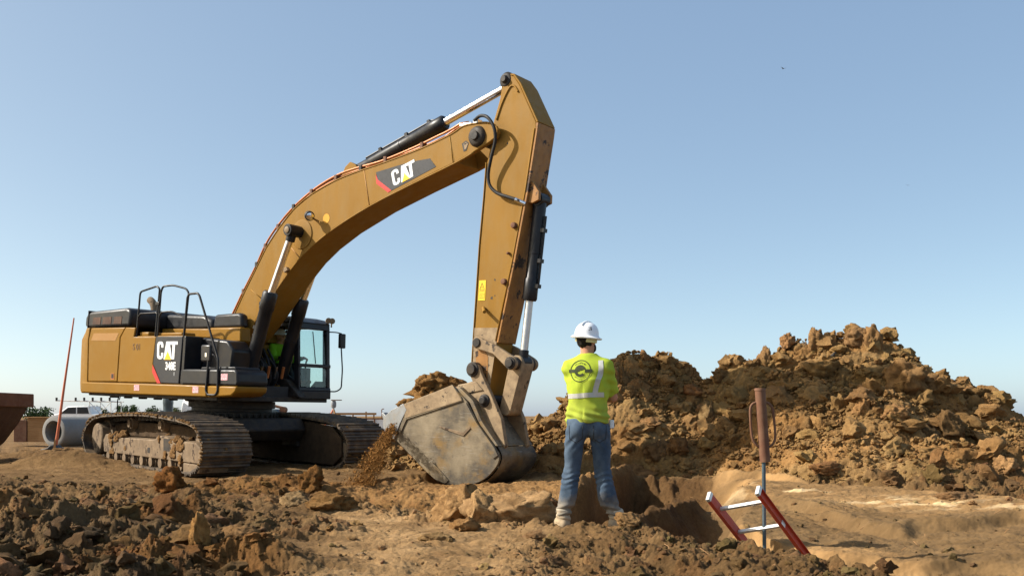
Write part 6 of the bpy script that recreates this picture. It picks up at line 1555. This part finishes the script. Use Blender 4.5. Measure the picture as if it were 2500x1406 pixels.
# ------------------------------------------------------------------ yard behind
def build_yard():
    # concrete pipe
    c = Vector((-12.9, 28.0, 0.56)); ax = Vector((0.375, 0.927, -0.004)).normalized(); Lp = 4.2
    m = MB(); m.lathe([(0.30, 0.14), (0.31, 0.0), (0.40, 0.0), (0.43, 0.02), (0.43, 0.05), (0.43, Lp), (0.33, Lp), (0.33, 0.15), (0.30, 0.14)], (0, 0, 0), ax, 56)
    o = m.build('concrete_pipe', M['concrete'], smooth_deg=40); o.location = c
    tag(o, 'grey concrete drain pipe section lying behind the near excavator track', 'pipe')
    # leaning orange stake with black foot
    t = empty('survey_stake', (-11.93, 26.0, gz(-11.93, 26) + 0.02)); tag(t, 'tall thin orange stake leaning in a black rubber foot', 'stake')
    m = MB(); m.tube([(0, 0, 0.0), (0.22, 0, 1.6), (0.49, 0, 3.48)], [0.042, 0.032, 0.018], 10); m.build('pole', M['orange'], t, smooth_deg=60)
    m = MB(); m.prism([(-0.34, -0.02), (0.32, -0.02), (0.28, 0.06), (0.10, 0.10), (0.05, 0.17), (-0.05, 0.17), (-0.12, 0.10), (-0.32, 0.05)], -0.2, 0.2); m.build('foot', M['rubber'], t, bevel=0.02)
    # rusty skip
    t = empty('waste_skip', (-11.4, 20.0, 0.0)); tag(t, 'rusty steel skip standing at the left edge of the yard', 'skip')
    prof = [(-2.4, 1.30), (1.30, 1.33), (1.27, 1.15), (1.10, 0.85), (0.80, 0.45), (0.62, 0.30), (-2.4, 0.30)]
    m = MB(); m.prism(prof, -0.8, -0.75); m.prism(prof, 0.75, 0.8); m.prism([(-2.4, 0.30), (0.62, 0.30), (0.80, 0.45), (1.10, 0.85), (1.27, 1.15), (1.30, 1.33), (1.25, 1.33), (1.22, 1.16), (1.05, 0.88), (0.76, 0.49), (0.60, 0.35), (-2.4, 0.35)], -0.75, 0.75)
    m.build('bin_body', M['rust_dark'], t, bevel=0.015)
    m = MB(); m.box((-2.4, -0.88, 1.24), (1.32, -0.80, 1.40)); m.box((-2.4, 0.80, 1.24), (1.32, 0.88, 1.40)); m.box((1.24, -0.88, 1.18), (1.38, 0.88, 1.46)); m.build('rim', M['rust'], t, bevel=0.02)
    m = MB(); m.cyl((-2.4, -0.84, 1.06), (1.0, -0.84, 1.09), 0.12, 18); m.build('side_tube', M['concrete'], t)
    for px_, pz_, pr_ in ((1.40, 1.34, 0.10), (1.36, 1.02, 0.07)):
        m = MB(); m.cyl((px_, -0.95, pz_), (px_, -0.70, pz_), pr_, 18); m.build('pivot_pin', M['rust'], t, bevel=0.015)
    m = MB(); m.prism([(-2.4, -0.05), (0.55, -0.05), (0.62, 0.299), (-2.4, 0.299)], -0.55, 0.55); m.build('skid_base', M['dark'], t, bevel=0.02)
    m = MB(); m.box((-2.4, -0.2, 1.36), (0.9, 0.2, 1.44)); m.build('top_beam', M['grey'], t, bevel=0.01)
    # small wooden peg
    m = MB(); m.prism([(-0.03, 0), (0.03, 0), (0.02, 0.30), (0, 0.40), (-0.02, 0.30)], -0.012, 0.012); o = m.build('wooden_peg', M['wood'], smooth_deg=0); o.location = (-11.22, 24.4, gz(-11.22, 24.4) - 0.02); o.rotation_euler = (0, R(3), 0)
    tag(o, 'short pale wooden peg in the mud beside the rusty skip', 'peg')
    # plywood crate
    t = empty('plywood_crate', (-15.45, 33.0, 0.15)); tag(t, 'brown plywood crate in front of the white pickup truck', 'crate')
    m = MB(); m.box((-0.42, -0.4, 0), (0.55, 0.4, 0.78)); m.build('crate_box', M['wood'], t, bevel=0.01)
    m = MB(); m.box((-0.5, -0.46, 0.782), (1.6, 0.46, 0.82)); m.build('crate_lid', M['wood'], t, bevel=0.006)
    m = MB(); m.box((-0.86, -0.42, 0), (-0.44, 0.38, 0.72)); m.build('dark_panel', M['rust'], t, bevel=0.01)
    # white pickup with ladder rack, nose to the left
    t = empty('pickup_truck', (-30.2, 70.0, 0.0), (0, 0, R(178))); tag(t, 'white work pickup truck with a ladder rack, parked far behind the pipe', 'pickup truck')
    # local: nose along +x after the turn points left
    body = [(2.65, 0.45), (2.72, 0.75), (2.60, 1.02), (1.35, 1.14), (0.62, 1.66), (-0.85, 1.70), (-1.05, 1.14), (-2.6, 1.12), (-2.65, 0.5), (-2.1, 0.45)]
    m = MB(); m.prism(body, -0.92, 0.92); b_ = m.build('body', M['white'], t, bevel=0.07, seg=3)
    for s in (-1, 1):
        m = MB(); m.prism([(1.12, 1.16), (0.58, 1.58), (0.02, 1.60), (0.02, 1.16)], s*0.921, s*0.928); m.prism([(-0.06, 1.16), (-0.06, 1.60), (-0.78, 1.60), (-0.90, 1.16)], s*0.921, s*0.928); m.build('side_window', M['black'], b_, smooth_deg=0)
    m = MB(); vs = [(1.36, -0.78, 1.15), (1.36, 0.78, 1.15), (0.66, 0.70, 1.64), (0.66, -0.70, 1.64)]; m.add([(x + 0.012, y, z + 0.016) for x, y, z in vs] + [(x, y, z) for x, y, z in vs], [(0, 1, 2, 3), (7, 6, 5, 4), (0, 4, 5, 1), (1, 5, 6, 2), (2, 6, 7, 3), (3, 7, 4, 0)]); m.build('windscreen', M['grey'], b_, smooth_deg=0)
    for xx in (1.75, -1.65):
        for s in (-1, 1):
            m = MB(); m.lathe([(0.0, 0.0), (0.22, 0.0), (0.25, 0.03), (0.37, 0.03), (0.38, 0.06), (0.38, 0.22), (0.0, 0.22)], (xx, s*0.95, 0.38), (0, -s, 0), 24); m.build('wheel', M['rubber'], t)
    m = MB()
    for xx in (-0.9, -2.4):
        for s in (-1, 1): m.tube([(xx, s*0.85, 1.10), (xx, s*0.85, 2.0)], 0.035, 8)
        m.tube([(xx, -0.9, 2.0), (xx, 0.9, 2.0)], 0.035, 8)
    for s in (-1, 1): m.tube([(1.5, s*0.80, 2.06), (-2.6, s*0.80, 2.0)], 0.045, 8); m.tube([(-0.9, s*0.85, 1.95), (-1.6, s*0.85, 1.2), (-2.4, s*0.85, 1.95)], 0.025, 6)
    m.build('ladder_rack', M['alu'], t)
    for xx in (1.45, 0.1, -0.5, -1.1, -1.7, -2.3):
        m = MB(); m.box((xx - 0.05, 0.74, 2.05), (xx + 0.05, 0.86, 2.28)); m.build('rack_stop', M['dark'], t, smooth_deg=0)
    for s in (-1, 1): m = MB(); m.box((2.66, s*0.62 - 0.16, 0.72), (2.72, s*0.62 + 0.16, 0.88)); m.build('headlight', M['alu'], b_, bevel=0.01)
    # white tank and blue drum
    t = empty('water_tank', (-11.25, 35.0, 0.0)); tag(t, 'cream white rounded tank standing behind the near track', 'tank')
    m = MB(); m.lathe([(0, 0.05), (0.34, 0.05), (0.42, 0.2), (0.43, 1.2), (0.36, 1.66), (0.2, 1.80), (0, 1.84)], (0, 0, 0), (0.06, 0, 1), 32); tb = m.build('tank_body', M['white'], t, smooth_deg=60)
    m = MB(); m.lathe([(0, 0), (0.16, 0), (0.16, 0.12), (0.10, 0.16), (0, 0.16)], (0.34, -0.25, 1.22), (0.6, -0.8, -0.2), 20); m.build('tank_cap', M['grey'], t)
    m = MB(); m.lathe([(0, 0), (0.16, 0), (0.17, 0.03), (0.17, 0.5), (0.18, 0.52), (0.17, 0.54), (0.17, 1.4), (0.18, 1.42), (0.17, 1.75), (0, 1.75)], (0, 0, 0), (0, 0, 1), 20); o = m.build('standing_drum', M['steelblue'], smooth_deg=40); o.location = (-11.95, 34.6, 0.0); tag(o, 'narrow blue grey drum standing left of the white tank', 'drum')
    m = MB(); m.cyl((0, 0, 0), (0.25, 0.3, 0), 0.10, 18); o = m.build('pipe_offcut', M['concrete'], smooth_deg=40); o.location = (-12.2, 34.4, 1.1); tag(o, 'short round pipe offcut beside the blue grey drum', 'pipe')
    # small compressor
    t = empty('compressor', (-7.9, 32.0, 0.0)); tag(t, 'small dark blue compressor with a rusty boom behind the slew ring', 'compressor')
    m = MB(); m.prism([(-0.35, 0.2), (0.55, 0.2), (0.55, 1.05), (0.40, 1.22), (-0.35, 1.22)], -0.3, 0.3); m.build('casing', M['steelblue'], t, bevel=0.03)
    m = MB(); m.tube([(-0.05, 0, 1.22), (-0.05, 0, 1.42)], 0.04, 8); m.tube([(-0.05, 0, 1.40), (0.52, 0, 1.26)], 0.045, 8); m.tube(spline([(-0.05, 0, 1.38), (0.05, 0, 1.46), (0.15, 0, 1.38)], 5), 0.015, 6); m.build('tow_arm', M['rust'], t)
    m = MB(); m.cyl((0.56, -0.15, 1.20), (0.56, 0.15, 1.20), 0.10, 14); m.build('arm_hub', M['rust'], t)
    for s in (-1, 1): m = MB(); m.cyl((0.1, s*0.30, 0.2), (0.1, s*0.42, 0.2), 0.22, 18); m.build('wheel', M['rubber'], t)
    # survey tripod
    t = empty('survey_tripod', (-5.38, 30.0, 0.0)); tag(t, 'wooden survey tripod with a grey instrument under a flat cover', 'tripod')
    for a in (R(200), R(320), R(80)):
        m = MB(); m.tube([(0, 0, 1.22), (0.30*math.cos(a), 0.30*math.sin(a), 0.60), (0.52*math.cos(a), 0.52*math.sin(a), 0.0)], [0.024, 0.03, 0.022], 8); m.build('leg', M['orange'] if a > 3 and a < 4 else M['wood'], t)
    m = MB(); m.tube([(0, 0, 0.75), (0, 0, 1.24)], 0.03, 8); m.build('centre_post', M['alu'], t)
    m = MB(); m.lathe([(0, 0), (0.06, 0), (0.085, 0.06), (0.085, 0.16), (0.06, 0.22), (0, 0.22)], (0, 0, 1.24), (0, 0, 1), 16); m.build('instrument', M['grey'], t)
    m = MB(); m.box((-0.06, -0.1, 1.465), (0.24, 0.1, 1.49)); m.build('cover_plate', M['rust'], t, bevel=0.005)
    # low site hoarding
    t = empty('site_fence', (-8.5, 58.0, 0.0)); tag(t, 'low whitish site fence with a brown top rail behind the far track', 'fence')
    m = MB(); m.box((-2.4, -0.03, 0.1), (3.2, 0.03, 0.80)); m.build('mesh_panel', M['white'], t)
    m = MB(); m.box((-3.0, -0.05, 0.80), (3.3, 0.05, 0.88)); m.build('top_rail', M['rust'], t, smooth_deg=0)
    for xx in (-2.4, -0.2, 0.5, 1.2, 3.2):
        m = MB(); m.box((xx - 0.04, -0.09, 0.0), (xx + 0.04, -0.052, 0.80)); m.build('fence_post', M['rust'], t, smooth_deg=0)
    m = MB(); m.box((-1.05, -0.06, 1.06), (1.85, 0.06, 1.2)); [m.box((q_ - 0.04, -0.04, 0), (q_ + 0.04, 0.04, 1.06)) for q_ in (-0.9, 0.4, 1.7)]; o = m.build('timber_trestle', M['wood'], smooth_deg=0); o.location = (-10.3, 62, 0); tag(o, 'long timber barrier with a flat top behind the tripod', 'barrier')
    t = empty('lamp_post', (-7.85, 60.0, 0)); tag(t, 'thin post with a short bent head above the site fence', 'post')
    m = MB(); m.tube([(0, 0, 0), (0, 0, 1.38), (0.05, 0, 1.42), (0.14, 0, 1.43)], 0.03, 8); m.build('pole', M['rust'], t)
    for k, (x, y, h) in enumerate(((-10.35, 58.0, 1.25),)):
        m = MB(); m.box((-0.04, -0.04, 0), (0.04, 0.04, h)); o = m.build('marker_post', M['wood'], smooth_deg=0); o.location = (x + 1.85, y, 0); tag(o, 'short square timber post right of the tripod', 'post')
    # concrete barrier on the right
    t = empty('concrete_barrier', (23.5, 40.0, 0.0)); tag(t, 'long cream topped concrete barrier behind the right end of the mound', 'barrier')
    m = MB(); m.prism_ax([(-0.3, 0), (0.3, 0), (0.18, 0.3), (0.12, 0.70), (-0.12, 0.70), (-0.18, 0.3)], -4.2, 6, Matrix(((0, 0, 1, 0), (1, 0, 0, 0), (0, 1, 0, 0), (0, 0, 0, 1)))); m.build('barrier_wall', M['concrete'], t, bevel=0.01)
    m = MB(); m.box((-4.25, -0.2, 0.702), (6.05, 0.2, 0.90)); m.build('coping', M['white'], t, bevel=0.01)
    # puddle of pale slurry
    us = np.linspace(0, 1, 80); rows = []
    for j in range(9):
        w_ = (j / 8 - 0.5)
        for u in us: rows.append((-12.6 + 4.2 * u, 23.7 - 1.4 * u + w_ * 0.7 * (0.4 + 0.6 * math.sin(u * 7 + 1) ** 2) * math.sin(PI * u) ** 0.5, 0))
    V = np.array(rows); V[:, 2] = ground_z(V[:, 0], V[:, 1], False) + 0.035
    i = np.arange(8)[:, None] * 80 + np.arange(79)[None, :]; F = np.stack([i, i + 1, i + 81, i + 80], -1).reshape(-1, 4)
    m_, nt, b2 = new_mat('slurry'); b2.inputs['Base Color'].default_value = (0.62, 0.58, 0.52, 1); b2.inputs['Roughness'].default_value = 0.35
    structure(link('puddle', np_mesh('puddle', V, F), m_, smooth_deg=180))
build_yard()

# ------------------------------------------------------------------ distant trees
def build_trees():
    rng = np.random.default_rng(21)
    spec = [(-30.6, 64, 1.62, .95, 'leaf', 'small round green tree between the skip and the pickup'), (-94.5, 225, 3.2, 2.9, 'leaf_olive', 'wide olive tree just right of the pickup rack'), (-89.5, 228, 3.3, 1.5, 'leaf', 'narrow green tree next to the wide olive one'),
            (-85.2, 222, 3.4, 1.8, 'leaf', 'dark green tree in the middle of the distant row'), (-81.6, 226, 3.3, 1.7, 'leaf', 'dense dark tree with a pointed crown in the distant row'), (-78.0, 230, 2.9, 1.3, 'leaf_olive', 'short olive tree in the distant row'),
            (-75.4, 224, 3.0, 1.5, 'leaf_olive', 'yellowish tree left of the thin grey trees'), (-71.8, 226, 3.5, 1.5, 'leaf_olive', 'thin airy tree in the distant row'), (-68.6, 224, 3.1, 1.4, 'leaf_olive', 'last thin tree at the right end of the distant row')]
    for k, (x, y, h, w, mt, lab) in enumerate(spec):
        t = empty('tree', (x, y, 0)); tag(t, lab, 'tree', 'distant trees behind the yard')
        m = MB(); m.tube([(0, 0, 0), (0.02*w, 0, h*0.4), (0, 0, h*0.75)], [0.06*w, 0.05*w, 0.02*w], 8)
        for a in np.linspace(0, 6, 6): m.tube([(0, 0, h*0.35), (0.35*w*math.cos(a), 0.35*w*math.sin(a), h*0.72)], [0.03*w, 0.01*w], 6)
        m.build('trunk', M['bark'], t)
        n = 1500 if k not in (7, 8) else 500; cl = rng.normal(size=(14, 3)) * np.array((.42*w, .35*w, .19*h)) + np.array((0, 0, h*0.58)); cl[:, 2] = np.clip(cl[:, 2], h*.25, h*.85)
        c = cl[rng.integers(0, 14, n)] + rng.normal(size=(n, 3)) * np.array((.20*w, .20*w, .10*h)); c[:, 2] = np.clip(c[:, 2], 0.08*h, h)
        s_ = 0.07 * w * rng.uniform(.5, 1.3, n); Rm = rot_mats(n, rng); q = np.array([(-1, -.6, 0), (1, -.6, 0), (1, .6, 0.2), (-1, .6, .1)])
        V = np.einsum('nij,vj->nvi', Rm, q) * s_[:, None, None] + c[:, None, :]
        link('crown', np_mesh('crown', V.reshape(-1, 3), np.arange(n*4).reshape(-1, 4)), M[mt], t, smooth_deg=0)
build_trees()

# ------------------------------------------------------------------ birds
def bird(loc, s, roll, yaw, label):
    t = empty('bird', loc, (roll, R(-18), yaw)); t.scale = (s, s, s); tag(t, label, 'bird', 'birds in the sky')
    m = MB(); m.tube([(-0.9, 0, 0.02), (-0.55, 0, 0), (-0.1, 0, 0), (0.25, 0, 0.02), (0.42, 0, 0.05), (0.55, 0, 0.04), (0.68, 0, 0.02)], [0.03, 0.08, 0.14, 0.12, 0.085, 0.06, 0.01], 10); m.build('body', M['ink'], t, smooth_deg=180)
    for sd in (-1, 1):
        m = MB(); P = [(0.22, sd*0.08, 0.05), (0.30, sd*0.55, 0.28), (0.05, sd*1.15, 0.42), (-0.12, sd*0.85, 0.36), (-0.15, sd*0.45, 0.20), (-0.22, sd*0.08, 0.04)]
        m.add(P + [(x, y, z - 0.03) for x, y, z in P], [tuple(range(6)), tuple(range(11, 5, -1))] + [(i, i+6, (i+1) % 6 + 6, (i+1) % 6) for i in range(6)]); m.build('wing', M['ink'], t, smooth_deg=0)
bird((16.35, 60, 21.9), 0.17, R(25), R(40), 'dark bird with raised wings high in the sky at right')
bird((31.8, 80, 19.5), 0.13, R(15), R(70), 'tiny second bird lower in the sky at far right')
def perched():
    x, y = 5.36, 16.75; t = empty('bird', (x, y, gz(x, y) + 0.03)); tag(t, 'dark bird perched on the ridge left of the right peak', 'bird')
    m = MB(); m.tube([(-0.10, 0, 0.02), (-0.03, 0, 0.055), (0.02, 0, 0.085), (0.05, 0, 0.13), (0.062, 0, 0.155), (0.085, 0, 0.16), (0.105, 0, 0.155)], [0.012, 0.035, 0.042, 0.028, 0.022, 0.016, 0.003], 12); m.build('body', M['ink'], t, smooth_deg=180)
    for s in (-1, 1): m = MB(); m.tube([(0.01, s*0.015, 0.05), (0.015, s*0.016, -0.02)], 0.004, 6); m.build('leg', M['ink'], t)
perched()
